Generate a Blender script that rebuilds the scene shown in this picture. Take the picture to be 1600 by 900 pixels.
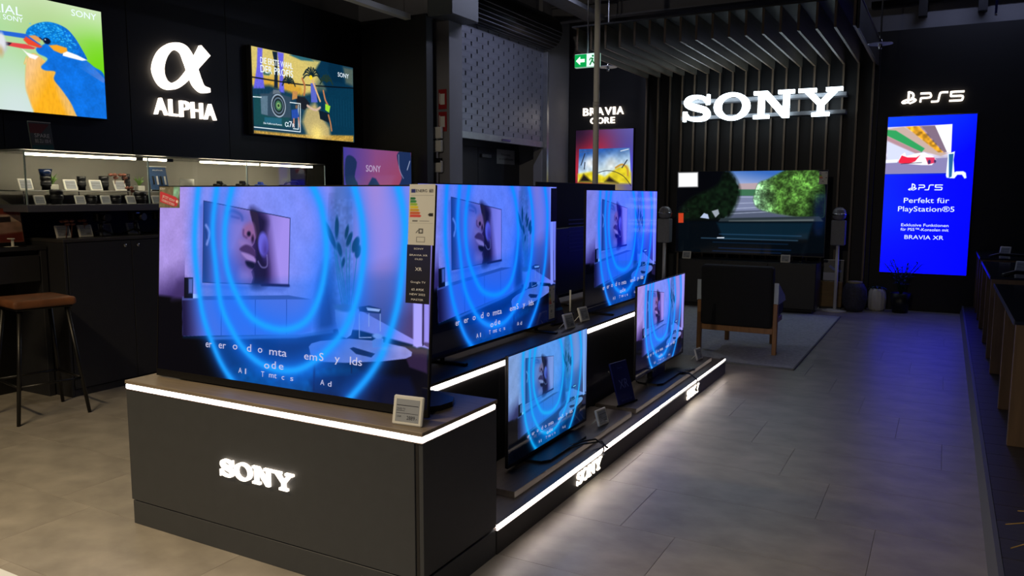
import bpy, bmesh, math, random
import numpy as np
from mathutils import Vector, Matrix

for o in list(bpy.data.objects): bpy.data.objects.remove(o)
scene = bpy.context.scene
COL = scene.collection
PI = math.pi
random.seed(4)

# ------------------------------------------------------------------ camera
cam_d = bpy.data.cameras.new('camera'); cam = bpy.data.objects.new('camera', cam_d); COL.objects.link(cam)
cam_d.sensor_width = 36.0; cam_d.lens = 27.7005; cam_d.clip_start = 0.05
_R = [[0.876829, 0.480792, 0.003146], [0.058835, -0.100798, -0.993166], [-0.477189, 0.871022, -0.11667]]      # rows: right, down, forward
M = Matrix.Identity(4)
for i in range(3):
    M[i][0] = _R[0][i]; M[i][1] = -_R[1][i]; M[i][2] = -_R[2][i]
M[0][3], M[1][3], M[2][3] = 0.0, 0.0, 1.46
cam.matrix_world = M
scene.camera = cam

# ------------------------------------------------------------------ world, exposure
w = bpy.data.worlds.new('world'); scene.world = w; w.use_nodes = True
w.node_tree.nodes['Background'].inputs[0].default_value = (0.55, 0.62, 1.0, 1)
w.node_tree.nodes['Background'].inputs[1].default_value = 0.02
scene.view_settings.view_transform = 'Standard'; scene.view_settings.look = 'None'
scene.view_settings.exposure = 0.0; scene.view_settings.gamma = 1.0
scene.view_settings.use_curve_mapping = False

# ------------------------------------------------------------------ helpers
def lin(c):
    return tuple(((v/255)/12.92 if v/255 <= .04045 else ((v/255+.055)/1.055)**2.4) for v in c)

def mat(name, rgb, rough=.6, metal=0., noise=0., scale=8., bump=0., spec=.5, stretch=(1,1,1), emit=None, es=0., alpha=None, trans=0., detail=6., sample=True):
    """procedural material; rgb is sRGB 0-255"""
    m = bpy.data.materials.new(name); m.use_nodes = True
    nt = m.node_tree; b = nt.nodes['Principled BSDF']
    c = lin(rgb) + (1,)
    b.inputs['Base Color'].default_value = c
    b.inputs['Roughness'].default_value = rough; b.inputs['Metallic'].default_value = metal
    b.inputs['Specular IOR Level'].default_value = spec
    if trans: b.inputs['Transmission Weight'].default_value = trans; b.inputs['IOR'].default_value = 1.05
    if emit: b.inputs['Emission Color'].default_value = lin(emit)+(1,); b.inputs['Emission Strength'].default_value = es
    if noise or bump:
        tc = nt.nodes.new('ShaderNodeTexCoord'); mp = nt.nodes.new('ShaderNodeMapping'); mp.inputs['Scale'].default_value = stretch
        nt.links.new(tc.outputs['Object'], mp.inputs[0])
        n = nt.nodes.new('ShaderNodeTexNoise'); n.inputs['Scale'].default_value = scale; n.inputs['Detail'].default_value = detail
        nt.links.new(mp.outputs[0], n.inputs['Vector'])
        if noise:
            r = nt.nodes.new('ShaderNodeMapRange'); r.inputs['From Min'].default_value = .3; r.inputs['From Max'].default_value = .7
            r.inputs['To Min'].default_value = 1-noise; r.inputs['To Max'].default_value = 1+noise
            nt.links.new(n.outputs['Fac'], r.inputs[0])
            mx = nt.nodes.new('ShaderNodeVectorMath'); mx.operation = 'SCALE'; mx.inputs[0].default_value = c[:3]
            nt.links.new(r.outputs[0], mx.inputs['Scale']); nt.links.new(mx.outputs[0], b.inputs['Base Color'])
        if bump:
            bp = nt.nodes.new('ShaderNodeBump'); bp.inputs['Strength'].default_value = bump; bp.inputs['Distance'].default_value = .01
            nt.links.new(n.outputs['Fac'], bp.inputs['Height']); nt.links.new(bp.outputs[0], b.inputs['Normal'])
    return m

def pic_mat(name, strength, rough, spec=.5, tint=None):
    """screen or print whose colours come from the picture's own colour attribute; gives off light"""
    m = bpy.data.materials.new(name); m.use_nodes = True
    nt = m.node_tree; b = nt.nodes['Principled BSDF']
    a = nt.nodes.new('ShaderNodeAttribute'); a.attribute_name = 'Col'
    b.inputs['Base Color'].default_value = (.004, .004, .004, 1); b.inputs['Roughness'].default_value = rough
    b.inputs['Specular IOR Level'].default_value = spec
    src = a.outputs['Color']
    if tint:          # colour setting of that set
        vm = nt.nodes.new('ShaderNodeVectorMath'); vm.operation = 'MULTIPLY'; vm.inputs[1].default_value = tint; nt.links.new(src, vm.inputs[0]); src = vm.outputs[0]
    nt.links.new(src, b.inputs['Emission Color']); b.inputs['Emission Strength'].default_value = strength
    try: m.cycles.emission_sampling = 'NONE'
    except Exception: pass
    return m

def print_mat(name, rough=.5):
    m = bpy.data.materials.new(name); m.use_nodes = True
    nt = m.node_tree; b = nt.nodes['Principled BSDF']
    a = nt.nodes.new('ShaderNodeAttribute'); a.attribute_name = 'Col'
    b.inputs['Roughness'].default_value = rough
    nt.links.new(a.outputs['Color'], b.inputs['Base Color'])
    return m

class MB:
    """collects shapes in one bmesh and links them as one mesh object"""
    def __init__(s): s.bm = bmesh.new()
    def box(s, x0, x1, y0, y1, z0, z1, bev=0., seg=1, mtx=None):
        b = bmesh.new(); bmesh.ops.create_cube(b, size=1)
        for v in b.verts: v.co = Vector(((x0+x1)/2+v.co.x*(x1-x0), (y0+y1)/2+v.co.y*(y1-y0), (z0+z1)/2+v.co.z*(z1-z0)))
        if bev: bmesh.ops.bevel(b, geom=b.edges[:], offset=bev, segments=seg, affect='EDGES', profile=.5)
        return s._add(b, mtx)
    def _add(s, b, mtx=None):
        if mtx is not None: bmesh.ops.transform(b, matrix=mtx, verts=b.verts)
        me = bpy.data.meshes.new('tmp'); b.to_mesh(me); b.free(); s.bm.from_mesh(me); bpy.data.meshes.remove(me); return s
    def prism(s, pts, d0, d1, axis='y', mtx=None):
        """polygon in (a,b) extruded along the third axis; axis y: (x,z), z: (x,y), x: (y,z)"""
        b = bmesh.new()
        def P(p, d): return {'y': (p[0], d, p[1]), 'z': (p[0], p[1], d), 'x': (d, p[0], p[1])}[axis]
        A = [b.verts.new(P(p, d0)) for p in pts]; B = [b.verts.new(P(p, d1)) for p in pts]
        n = len(pts)
        b.faces.new(A); b.faces.new(list(reversed(B))); b.normal_update()
        for i in range(n): b.faces.new((A[i], B[i], B[(i+1) % n], A[(i+1) % n]))
        bmesh.ops.triangulate(b, faces=[f for f in b.faces if len(f.verts) > 4])
        bmesh.ops.recalc_face_normals(b, faces=b.faces)
        return s._add(b, mtx)
    def tube(s, path, r, n=8, mtx=None, cap=True):
        rs = r if isinstance(r, (list, tuple)) else [r]*len(path)
        b = bmesh.new(); P = [Vector(p) for p in path]; rings = []
        up = None
        for i, p in enumerate(P):
            t = (P[min(i+1, len(P)-1)] - P[max(i-1, 0)]).normalized()
            if up is None: up = Vector((0, 0, 1)) if abs(t.z) < .9 else Vector((1, 0, 0))
            a = t.cross(up).normalized(); c = a.cross(t).normalized(); up = c
            rings.append([b.verts.new(p + (a*math.cos(2*PI*k/n)+c*math.sin(2*PI*k/n))*rs[i]) for k in range(n)])
        for i in range(len(P)-1):
            for k in range(n): b.faces.new((rings[i][k], rings[i][(k+1) % n], rings[i+1][(k+1) % n], rings[i+1][k]))
        if cap: b.faces.new(rings[0]); b.faces.new(list(reversed(rings[-1])))
        bmesh.ops.recalc_face_normals(b, faces=b.faces)
        for f in b.faces: f.smooth = len(f.verts) == 4
        return s._add(b, mtx)
    def lathe(s, prof, n=20, mtx=None, rib=0., nr=12):
        b = bmesh.new(); rings = []
        for r, z in prof:
            rings.append([b.verts.new(((r*(1+rib*math.cos(nr*2*PI*k/n)))*math.cos(2*PI*k/n), (r*(1+rib*math.cos(nr*2*PI*k/n)))*math.sin(2*PI*k/n), z)) for k in range(n)])
        for i in range(len(prof)-1):
            for k in range(n):
                f = b.faces.new((rings[i][k], rings[i][(k+1) % n], rings[i+1][(k+1) % n], rings[i+1][k])); f.smooth = True
        if prof[0][0] > 1e-4: b.faces.new(list(reversed(rings[0])))
        if prof[-1][0] > 1e-4: b.faces.new(rings[-1])
        bmesh.ops.remove_doubles(b, verts=b.verts, dist=1e-6)
        bmesh.ops.recalc_face_normals(b, faces=b.faces)
        return s._add(b, mtx)
    def ribbon(s, pts, wd, d0, d1, sm=6, closed=False, axis='y', mtx=None):
        """stroke of varying width through pts (smoothed), extruded"""
        pts = [Vector(p) for p in pts]; n = len(pts)
        ws = wd if isinstance(wd, (list, tuple)) else [wd]*n
        Q = []; W = []
        rng = n if closed else n-1
        for i in range(rng):
            g = (lambda k: k % n) if closed else (lambda k: min(max(k, 0), n-1))
            p0, p1, p2, p3 = (pts[g(i+k)] for k in (-1, 0, 1, 2))
            for j in range(sm):
                t = j/sm
                Q.append(.5*((2*p1)+(-p0+p2)*t+(2*p0-5*p1+4*p2-p3)*t*t+(-p0+3*p1-3*p2+p3)*t**3)); W.append(ws[g(i)]*(1-t)+ws[g(i+1)]*t)
        if not closed: Q.append(pts[-1]); W.append(ws[-1])
        b = bmesh.new(); m = len(Q); S = []
        def P(p, d): return {'y': (p[0], d, p[1]), 'z': (p[0], p[1], d), 'x': (d, p[0], p[1])}[axis]
        for i, q in enumerate(Q):
            a = Q[(i-1) % m] if closed else Q[max(i-1, 0)]; c = Q[(i+1) % m] if closed else Q[min(i+1, m-1)]
            t = (c-a).normalized(); nn = Vector((-t.y, t.x))*W[i]/2
            S.append([b.verts.new(P(q+nn, d0)), b.verts.new(P(q-nn, d0)), b.verts.new(P(q-nn, d1)), b.verts.new(P(q+nn, d1))])
        for i in range(m if closed else m-1):
            A, B = S[i], S[(i+1) % m]
            for k in range(4): b.faces.new((A[k], A[(k+1) % 4], B[(k+1) % 4], B[k]))
        if not closed: b.faces.new(S[0]); b.faces.new(list(reversed(S[-1])))
        bmesh.ops.recalc_face_normals(b, faces=b.faces)
        return s._add(b, mtx)
    def mesh(s, name):
        me = bpy.data.meshes.new(name); s.bm.to_mesh(me); s.bm.free(); return me
    def build(s, name, m, parent=None, loc=None, rot=None, label=None):
        return link(name, s.mesh(name), m, parent, loc, rot, label)

def link(name, me, m, parent=None, loc=None, rot=None, label=None):
    o = bpy.data.objects.new(name, me); COL.objects.link(o)
    if m is not None and me is not None and not len(me.materials): me.materials.append(m)
    if parent: o.parent = parent
    if loc: o.location = loc
    if rot: o.rotation_euler = rot
    if label: o['label'] = label
    return o

def tag(o, label, cat, group=None, kind=None):
    if label: o['label'] = label
    if cat: o['category'] = cat
    if group: o['group'] = group
    if kind: o['kind'] = kind
    return o
def thing(name, label, cat, loc=(0, 0, 0), rz=0., group=None, tilt=0.):
    o = bpy.data.objects.new(name, None); COL.objects.link(o); o.empty_display_size = .1
    o.location = loc; o.rotation_euler = (tilt, 0, rz)
    return tag(o, label, cat, group)
def struct(o): o['kind'] = 'structure'; return o
def copy_tree(o, parent=None):
    c = o.copy(); COL.objects.link(c); c.parent = parent
    for ch in [x for x in bpy.data.objects if x.parent == o]: copy_tree(ch, c)
    return c
EAST = PI/2          # things built facing -Y are turned by this to face +X

def text_mesh(chunks, depth=.002, bold=0.):
    """chunks: (string, x0, x1, base_z, height or None); letters in the local XZ plane facing -Y"""
    bm = bmesh.new()
    for s_, x0, x1, zb, h in chunks:
        cu = bpy.data.curves.new('t', 'FONT'); cu.body = s_; cu.extrude = .0; cu.offset = bold; cu.resolution_u = 3
        ob = bpy.data.objects.new('t', cu); COL.objects.link(ob)
        dg = bpy.context.evaluated_depsgraph_get(); dg.update()
        me = bpy.data.meshes.new_from_object(ob.evaluated_get(dg))
        bpy.data.objects.remove(ob); bpy.data.curves.remove(cu)
        n = len(me.vertices)
        if not n: continue
        co = np.zeros(n*3); me.vertices.foreach_get('co', co); co = co.reshape(-1, 3)
        a, b_ = co[:, 0].min(), co[:, 0].max()
        sx = (x1-x0)/(b_-a); sy = sx if h is None else h/.73
        t = bmesh.new(); t.from_mesh(me); bpy.data.meshes.remove(me)
        for v in t.verts: v.co = Vector((x0+(v.co.x-a)*sx, -depth, zb+v.co.y*sy))
        t.normal_update()
        if depth > .004:
            r = bmesh.ops.extrude_face_region(t, geom=t.faces[:])
            for v in [e for e in r['geom'] if isinstance(e, bmesh.types.BMVert)]: v.co.y = 0
            bmesh.ops.recalc_face_normals(t, faces=t.faces)
        else:
            for f in t.faces:
                f.normal_update()
                if f.normal.y > 0: f.normal_flip()
        tm = bpy.data.meshes.new('tmp'); t.to_mesh(tm); t.free(); bm.from_mesh(tm); bpy.data.meshes.remove(tm)
    me = bpy.data.meshes.new('lettering'); bm.to_mesh(me); bm.free(); return me
def letters(chunks, m, parent, loc=None, name='lettering', depth=.002, bold=0.):
    return [link(name, text_mesh([c], depth, bold), m, parent, loc) for c in chunks]
def lit_word(word, x0, x1, z, h, m, parent, depth=.03, bold=.01, name='lit_letter'):
    """one raised letter after the other, spread over x0..x1"""
    ws = {'I': .32, 'L': .62, 'E': .66, 'V': .92, 'A': .92, 'O': 1.02, 'C': .95, 'B': .76, 'R': .78, 'P': .72, 'H': .84}
    tot = sum(ws[c] for c in word)+.2*(len(word)-1); k = (x1-x0)/tot; x = x0
    for c in word: link(name, text_mesh([(c, x, x+ws[c]*k, z, h)], depth, bold), m, parent); x += (ws[c]+.2)*k

# ---- picture painter: colours for a grid of points on a flat screen or print; unit = picture height, origin bottom left
class Pic:
    def __init__(s, asp, n):
        s.asp = asp; s.nv = n; s.nu = max(2, int(round(n*asp)))
        s.X, s.Y = np.meshgrid(np.linspace(0, asp, s.nu), np.linspace(0, 1, s.nv)); s.px = 1/n
        s.C = np.zeros(s.X.shape+(3,))
    def blend(s, m, c):
        c = np.array(c, float)/255; m = np.clip(m, 0, 1)[..., None]; s.C = s.C*(1-m)+c*m; return s
    def bg(s, c): s.C[:] = np.array(c, float)/255; return s
    def sdf(s, P):
        P = np.array(P, float); d = np.full(s.X.shape, 1e9); ins = np.zeros(s.X.shape, bool)
        for a, b in zip(P, np.roll(P, -1, 0)):
            e = b-a; t = np.clip(((s.X-a[0])*e[0]+(s.Y-a[1])*e[1])/(e@e+1e-12), 0, 1)
            d = np.minimum(d, (s.X-a[0]-t*e[0])**2+(s.Y-a[1]-t*e[1])**2)
            c = (a[1] > s.Y) != (b[1] > s.Y)
            with np.errstate(all='ignore'): ins ^= c & (s.X < (b[0]-a[0])*(s.Y-a[1])/(b[1]-a[1]+1e-15)+a[0])
        return np.sqrt(d)*np.where(ins, -1, 1)
    def poly(s, P, c, soft=None, a=1.): k = soft or s.px; return s.blend(a*np.clip(.5-s.sdf(P)/k, 0, 1), c)
    def spoly(s, P, c, soft=None, a=1., sm=5): return s.poly(s.curve(P, sm), c, soft, a)
    @staticmethod
    def curve(P, sm=5):
        P = np.array(P, float); n = len(P); Q = []
        for i in range(n):
            p0, p1, p2, p3 = (P[(i+k) % n] for k in (-1, 0, 1, 2))
            for j in range(sm):
                t = j/sm; Q.append(.5*((2*p1)+(-p0+p2)*t+(2*p0-5*p1+4*p2-p3)*t*t+(-p0+3*p1-3*p2+p3)*t**3))
        return np.array(Q)
    def line(s, P, wd, c, soft=None, a=1., smooth=4, glow=False):
        P = np.array(P, float)
        if smooth > 1 and len(P) > 2:
            Q = []
            for i in range(len(P)-1):
                p0, p1, p2, p3 = P[max(i-1, 0)], P[i], P[i+1], P[min(i+2, len(P)-1)]
                for j in range(smooth):
                    t = j/smooth; Q.append(.5*((2*p1)+(-p0+p2)*t+(2*p0-5*p1+4*p2-p3)*t*t+(-p0+3*p1-3*p2+p3)*t**3))
            P = np.array(Q+[P[-1]])
        d = np.full(s.X.shape, 1e9)
        for a_, b in zip(P[:-1], P[1:]):
            e = b-a_; t = np.clip(((s.X-a_[0])*e[0]+(s.Y-a_[1])*e[1])/(e@e+1e-12), 0, 1)
            d = np.minimum(d, (s.X-a_[0]-t*e[0])**2+(s.Y-a_[1]-t*e[1])**2)
        d = np.sqrt(d)
        if glow: return s.blend(a*np.exp(-(d/wd)**2), c)
        k = soft or s.px; return s.blend(a*np.clip(.5-(d-wd/2)/k, 0, 1), c)
    def ell(s, c0, rx, ry, c, soft=None, a=1., rot=0.):
        dx, dy = s.X-c0[0], s.Y-c0[1]; cr, sr = math.cos(rot), math.sin(rot)
        x, y = dx*cr+dy*sr, -dx*sr+dy*cr
        d = (np.sqrt((x/rx)**2+(y/ry)**2)-1)*min(rx, ry); k = soft or s.px
        return s.blend(a*np.clip(.5-d/k, 0, 1), c)
    def glow(s, c0, r, c, a=1.): return s.blend(a*np.exp(-((s.X-c0[0])**2+(s.Y-c0[1])**2)/r**2), c)
    def grad(s, p0, p1, c, a0=0., a1=1., P=None):
        p0 = np.array(p0); e = np.array(p1)-p0; t = np.clip(((s.X-p0[0])*e[0]+(s.Y-p0[1])*e[1])/(e@e), 0, 1)
        m = a0+(a1-a0)*t
        if P is not None: m = m*np.clip(.5-s.sdf(P)/s.px, 0, 1)
        return s.blend(m, c)
    def noise(s, amp, cell, P=None, seed=1, sx=1.):
        r = np.random.RandomState(seed); gx, gy = int(s.asp/cell*sx)+3, int(1/cell)+3; g = r.rand(gy, gx)
        fx, fy = s.X/cell*sx, s.Y/cell; i, j = fx.astype(int), fy.astype(int); u, v = fx-i, fy-j
        n = (g[j, i]*(1-u)+g[j, i+1]*u)*(1-v)+(g[j+1, i]*(1-u)+g[j+1, i+1]*u)*v
        k = 1+amp*(n*2-1)
        if P is not None: k = 1+(k-1)*np.clip(.5-s.sdf(P)/s.px, 0, 1)
        s.C = np.clip(s.C*k[..., None], 0, 1); return s
    def mesh(s, name, H, x0=0., z0=0., y=0.):
        """flat grid facing -Y, lower left corner at (x0, z0)"""
        n = s.nu*s.nv; co = np.zeros((n, 3)); co[:, 0] = x0+s.X.ravel()*H; co[:, 1] = y; co[:, 2] = z0+s.Y.ravel()*H
        i = np.arange(s.nu*(s.nv-1)).reshape(s.nv-1, s.nu)[:, :-1].ravel()
        F = np.stack([i, i+1, i+s.nu+1, i+s.nu], 1)
        me = bpy.data.meshes.new(name); me.vertices.add(n); me.vertices.foreach_set('co', co.ravel())
        me.loops.add(F.size); me.loops.foreach_set('vertex_index', F.ravel().astype(np.int32))
        me.polygons.add(len(F)); me.polygons.foreach_set('loop_start', np.arange(0, F.size, 4, dtype=np.int32))
        me.update(calc_edges=True)
        a = me.color_attributes.new('Col', 'FLOAT_COLOR', 'POINT')
        c = s.C.reshape(-1, 3); c = np.where(c <= .04045, c/12.92, ((np.maximum(c, 0)+.055)/1.055)**2.4)
        a.data.foreach_set('color', np.concatenate([c, np.ones((n, 1))], 1).ravel())
        me.validate(); return me
def ring(cx, cy, rx, ry, n=24): return [(cx+rx*math.cos(2*PI*k/n), cy+ry*math.sin(2*PI*k/n)) for k in range(n)]

# ------------------------------------------------------------------ materials
TILE = mat('floor_tile', (152, 146, 137), .38, noise=.22, scale=4.5, bump=.3, stretch=(1, 1.35, 1), detail=12)
GROUT = mat('grout', (96, 92, 86), .8)
BLACKP = mat('black_panel', (15, 15, 19), .5, noise=.1, scale=3)
BLACKW = mat('black_wall', (12, 12, 15), .6, noise=.1, scale=3)
GREYW = mat('grey_wall', (122, 122, 126), .8, noise=.08, scale=2)
DECK = mat('ceiling_deck', (92, 92, 96), .7, noise=.08, scale=2)
DARKM = mat('dark_metal', (30, 30, 34), .45, metal=.3)
GALV = mat('galvanised', (150, 152, 156), .38, metal=.7, noise=.12, scale=9)
CHAR = mat('charcoal_board', (60, 63, 67), .5, noise=.05, scale=20)
CHAR2 = mat('dark_board', (34, 33, 34), .5, noise=.06, scale=16)
OAKTOP = mat('oak_top', (128, 116, 100), .45, noise=.16, scale=6, stretch=(1, 14, 1))
OAKDARK = mat('dark_oak_top', (74, 67, 60), .45, noise=.2, scale=6, stretch=(14, 1, 1))
COUNTER = mat('counter_board', (38, 39, 44), .55, noise=.05, scale=16)
LED = mat('led_white', (255, 255, 255), emit=(255, 240, 232), es=14)
LEDW = mat('led_warm', (255, 255, 255), emit=(255, 236, 200), es=26)
LETW = mat('lit_letter_warm', (255, 255, 255), emit=(255, 238, 218), es=2.6)
LETC = mat('lit_letter_cool', (255, 255, 255), emit=(226, 244, 255), es=6)
GLOSSB = mat('gloss_black', (8, 8, 9), .18)
SATB = mat('satin_black', (14, 14, 15), .4)
PLAST = mat('white_plastic', (222, 222, 214), .45)
EINK = mat('e_ink', (150, 156, 164), .5)
INK = mat('ink_black', (20, 22, 26), .6)
CAPT = mat('caption_white', (0, 0, 0), emit=(214, 214, 250), es=.85)
PANEL_W = mat('print_white', (255, 255, 255), emit=(230, 245, 255), es=1.1)
OAK = mat('oak_leg', (150, 106, 62), .45, noise=.2, scale=7, stretch=(4, 4, .6))
SLATW = mat('slat_veneer', (96, 80, 64), .5, noise=.25, scale=7, stretch=(6, 6, .5))
FABB = mat('black_fabric', (17, 18, 20), .9, noise=.15, scale=60, bump=.2)
RUGM = mat('rug_pile', (168, 172, 172), .95, noise=.2, scale=40, bump=.5)
LEAF = mat('leaf_dark', (30, 62, 34), .45, noise=.3, scale=9)
LEAFG = mat('leaf_green', (110, 150, 70), .5, noise=.3, scale=9)
STRAW = mat('straw', (168, 136, 72), .6, noise=.2, scale=9)
LENSB = mat('lens_barrel', (20, 21, 26), .35)
LENSG = mat('lens_glass', (22, 38, 74), .06)
CHROME = mat('chrome', (190, 190, 195), .2, metal=1)
GLASS = bpy.data.materials.new('clear_glass'); GLASS.use_nodes = True
_nt = GLASS.node_tree; _nt.nodes.remove(_nt.nodes['Principled BSDF'])
_t = _nt.nodes.new('ShaderNodeBsdfTransparent'); _g = _nt.nodes.new('ShaderNodeBsdfGlossy'); _g.inputs['Roughness'].default_value = .02
_t.inputs[0].default_value = (.93, .95, .96, 1)
_f = _nt.nodes.new('ShaderNodeLayerWeight'); _f.inputs[0].default_value = .5; _m = _nt.nodes.new('ShaderNodeMixShader')
_p = _nt.nodes.new('ShaderNodeMath'); _p.operation = 'POWER'; _p.inputs[1].default_value = 5; _q = _nt.nodes.new('ShaderNodeMath'); _q.operation = 'MULTIPLY_ADD'; _q.inputs[1].default_value = .8; _q.inputs[2].default_value = .03
_nt.links.new(_f.outputs['Facing'], _p.inputs[0]); _nt.links.new(_p.outputs[0], _q.inputs[0]); _nt.links.new(_q.outputs[0], _m.inputs[0]); _nt.links.new(_t.outputs[0], _m.inputs[1]); _nt.links.new(_g.outputs[0], _m.inputs[2])
_nt.links.new(_m.outputs[0], _nt.nodes['Material Output'].inputs[0])

# ------------------------------------------------------------------ ceiling lamps (body + light): front pair inferred, dim far pair added as fill
def ceiling_lamp(x, y, z, length, watt, rgb, label, rz=0., spread=2.4):
    t = thing('ceiling_lamp', label, 'lamp', (x, y, z), rz, 'linear ceiling lamps')
    MB().box(-length/2, length/2, -.05, .05, 0, .06, .008).build('housing', PLAST, t)
    MB().box(-length/2+.02, length/2-.02, -.04, .04, -.006, 0).build('diffuser', mat('diffuser', (255, 255, 255), emit=rgb, es=1.), t)
    for sx in (-1, 1): MB().tube([(sx*length*.4, 0, .06), (sx*length*.4, 0, 4.5-z)], .004, 5).build('suspension_wire', DARKM, t)
    L = bpy.data.lights.new('lamp_light', 'AREA'); L.shape = 'RECTANGLE'; L.size = length; L.size_y = .1; L.energy = watt
    L.color = lin(rgb); L.spread = spread
    o = bpy.data.objects.new('lamp_light', L); COL.objects.link(o); o.parent = t; o.location = (0, 0, -.012)
    return t
ceiling_lamp(-3.6, .1, 3.6, 1.5, 92, (255, 226, 178), 'linear ceiling lamp over the front left floor, ahead of the others')
ceiling_lamp(-1.4, -1.6, 3.6, 1.5, 78, (255, 240, 222), 'linear ceiling lamp above the spot where the photographer stands')
ceiling_lamp(-4.0, 8.9, 4.1, 1.5, 26, (214, 220, 255), 'unseen dim linear fill lamp added in front of the roller shutter', PI/2, 3.0)  # added to brighten the shutter, kept above the view
ceiling_lamp(.4, 10.9, 4.25, 1.5, 7, (196, 206, 255), 'unseen dim linear fill lamp added above the deep blue banner', 0, 3.0)  # added above the view to lift the grey wall strip behind
def fill_spot(x, y, z, aim, watt, rgb, label, size=1.2):  # spotlights added out of view, standing in for the lit shop behind
    t = thing('fill_spotlight', label, 'lamp', (x, y, z), 0, 'added fill spotlights behind the camera')
    d = (Vector(aim)-Vector((x, y, z))).normalized(); q = d.to_track_quat('-Z', 'Y').to_euler()
    MB().tube([(0, 0, 0), (0, 0, 4.6-z)], .008, 6).build('drop_rod', DARKM, t)
    o = MB().lathe([(.03, .1), (.05, .09), (.055, -.06), (.05, -.06), (.045, .0), (.0005, .0)], 16).build('lamp_head', SATB, t); o.rotation_euler = q
    L = bpy.data.lights.new('spot_light', 'SPOT'); L.energy = watt; L.color = lin(rgb); L.spot_size = size; L.spot_blend = .9; L.shadow_soft_size = .05
    l = bpy.data.objects.new('spot_light', L); COL.objects.link(l); l.parent = t; l.rotation_euler = q; l.location = d*.07
fill_spot(-1.2, -3.2, 3.7, (-3.6, 7.0, 2.2), 380, (255, 240, 220), 'added fill spotlight behind the camera aimed over the island', .75)
fill_spot(.6, -3.0, 3.7, (-.9, 3.2, .1), 130, (255, 242, 226), 'added fill spotlight behind the camera aimed at the aisle', .8)

# ================================================================== the setting
fl = struct(MB().box(-6.4, .3, -3.5, 11.6, -.12, -.003).build('floor', GROUT))
tile_me = MB().box(-.4994, .4994, -.2519, .2519, -.02, 0, .0008).mesh('tile')
for r in range(-4, 17):
    yc = 3.435+.505*r
    off = -.19+.25*(-r % 4)
    for k in range(-8, 2):
        xc = off+k+.5
        if -6.5 < xc < .7: link('tile', tile_me, TILE, fl, (xc, yc, 0))
# raised plank floor on the right with its kerb
pod = struct(MB().box(.262, 3.2, 1.0, 11.6, 0, .088).build('podium_floor', CHAR2))
PLANK = mat('dark_plank', (52, 47, 44), .42, noise=.3, scale=5, stretch=(.6, 8, 1))
plank_me = MB().box(-.598, .598, -.0985, .0985, -.012, 0, .001).mesh('plank')
for r in range(53):
    for k in range(-1, 3):
        xc = .262+.6+1.2*k+(.6 if r % 2 else 0)
        if xc-.6 >= .26 and xc < 3: link('plank', plank_me, PLANK, pod, (xc, 1.1+.2*r, .1))
        elif xc+.6 > .27 and xc-.6 < .26:
            link('plank', plank_me, PLANK, pod, ((.264+xc+.6)/2, 1.1+.2*r, .1)).scale = ((xc+.6-.264)/1.196, 1, 1)
struct(MB().prism([(.226, 0), (.262, 0), (.262, .104), (.244, .104)], 1.0, 11.29, 'y').build('trim_1', mat('kerb_metal', (104, 104, 106), .4, metal=.3)))

# left wall: black panels on a wall
wl = struct(MB().box(-6.16, -6.022, -1.5, 7.33, 0, 3.44).build('wall_left', BLACKW))
for i in range(8):
    y0 = -1.84+1.03*i+.2*(i == 0)
    y1 = min(y0+1.026, 7.33)
    MB().box(-6.021, -6.0, y0, min(-1.84+1.03*(i+1)-.006, 7.328), .0, 3.43, .001).build('panel', BLACKP, wl)
MB().box(-6.021, -6.0, 6.4, 7.328, 0, 3.43, .001).build('panel', BLACKP, wl)
struct(MB().box(-6.16, -5.10, 7.335, 7.46, 0, 3.43, .002).build('wall_back', BLACKW))
wf = struct(MB().box(-5.19, 3.2, 11.3, 11.44, 0, 3.54).build('wall_far', BLACKW))
struct(MB().box(-6.6, 3.4, 11.62, 11.75, 0, 4.6).build('wall_building_far', GREYW))
struct(MB().box(-6.7, -6.5, -3.5, 11.7, 0, 4.6).build('wall_building_left', GREYW))
struct(MB().box(3.2, 3.3, 1.0, 11.6, 0, 3.54).build('wall_right', BLACKW))
cl = struct(MB().box(-6.7, 3.4, -3.5, 11.75, 4.6, 4.72).build('ceiling', DECK))
rib_me = MB().prism([(-.06, 0), (.06, 0), (.04, -.05), (-.04, -.05)], -5.05, 5.05, 'x' if False else 'y').mesh('deck_rib')
for i in range(40):
    o = link('deck_rib', rib_me, DECK, cl, (-1.65, 2.0+.25*i, 4.6), (0, 0, PI/2))
# column and the wall beside the roller shutter
struct(MB().box(-5.34, -4.99, 7.62, 7.9, 0, 4.6, .006).build('pillar', GREYW))
struct(MB().box(-5.34, -5.2, 10.38, 11.3, 0, 4.6, .004).build('wall_shutter', GREYW))
struct(MB().box(-6.5, -5.26, 8.0, 10.4, 3.5, 4.6).build('wall_shutter_head', GREYW))
struct(MB().box(-6.5, -5.34, 7.9, 8.0, 0, 4.6).build('wall_recess', GREYW))
struct(MB().box(-6.5, -5.34, 10.78, 10.9, 0, 3.5).build('wall_reveal', GREYW))

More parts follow.
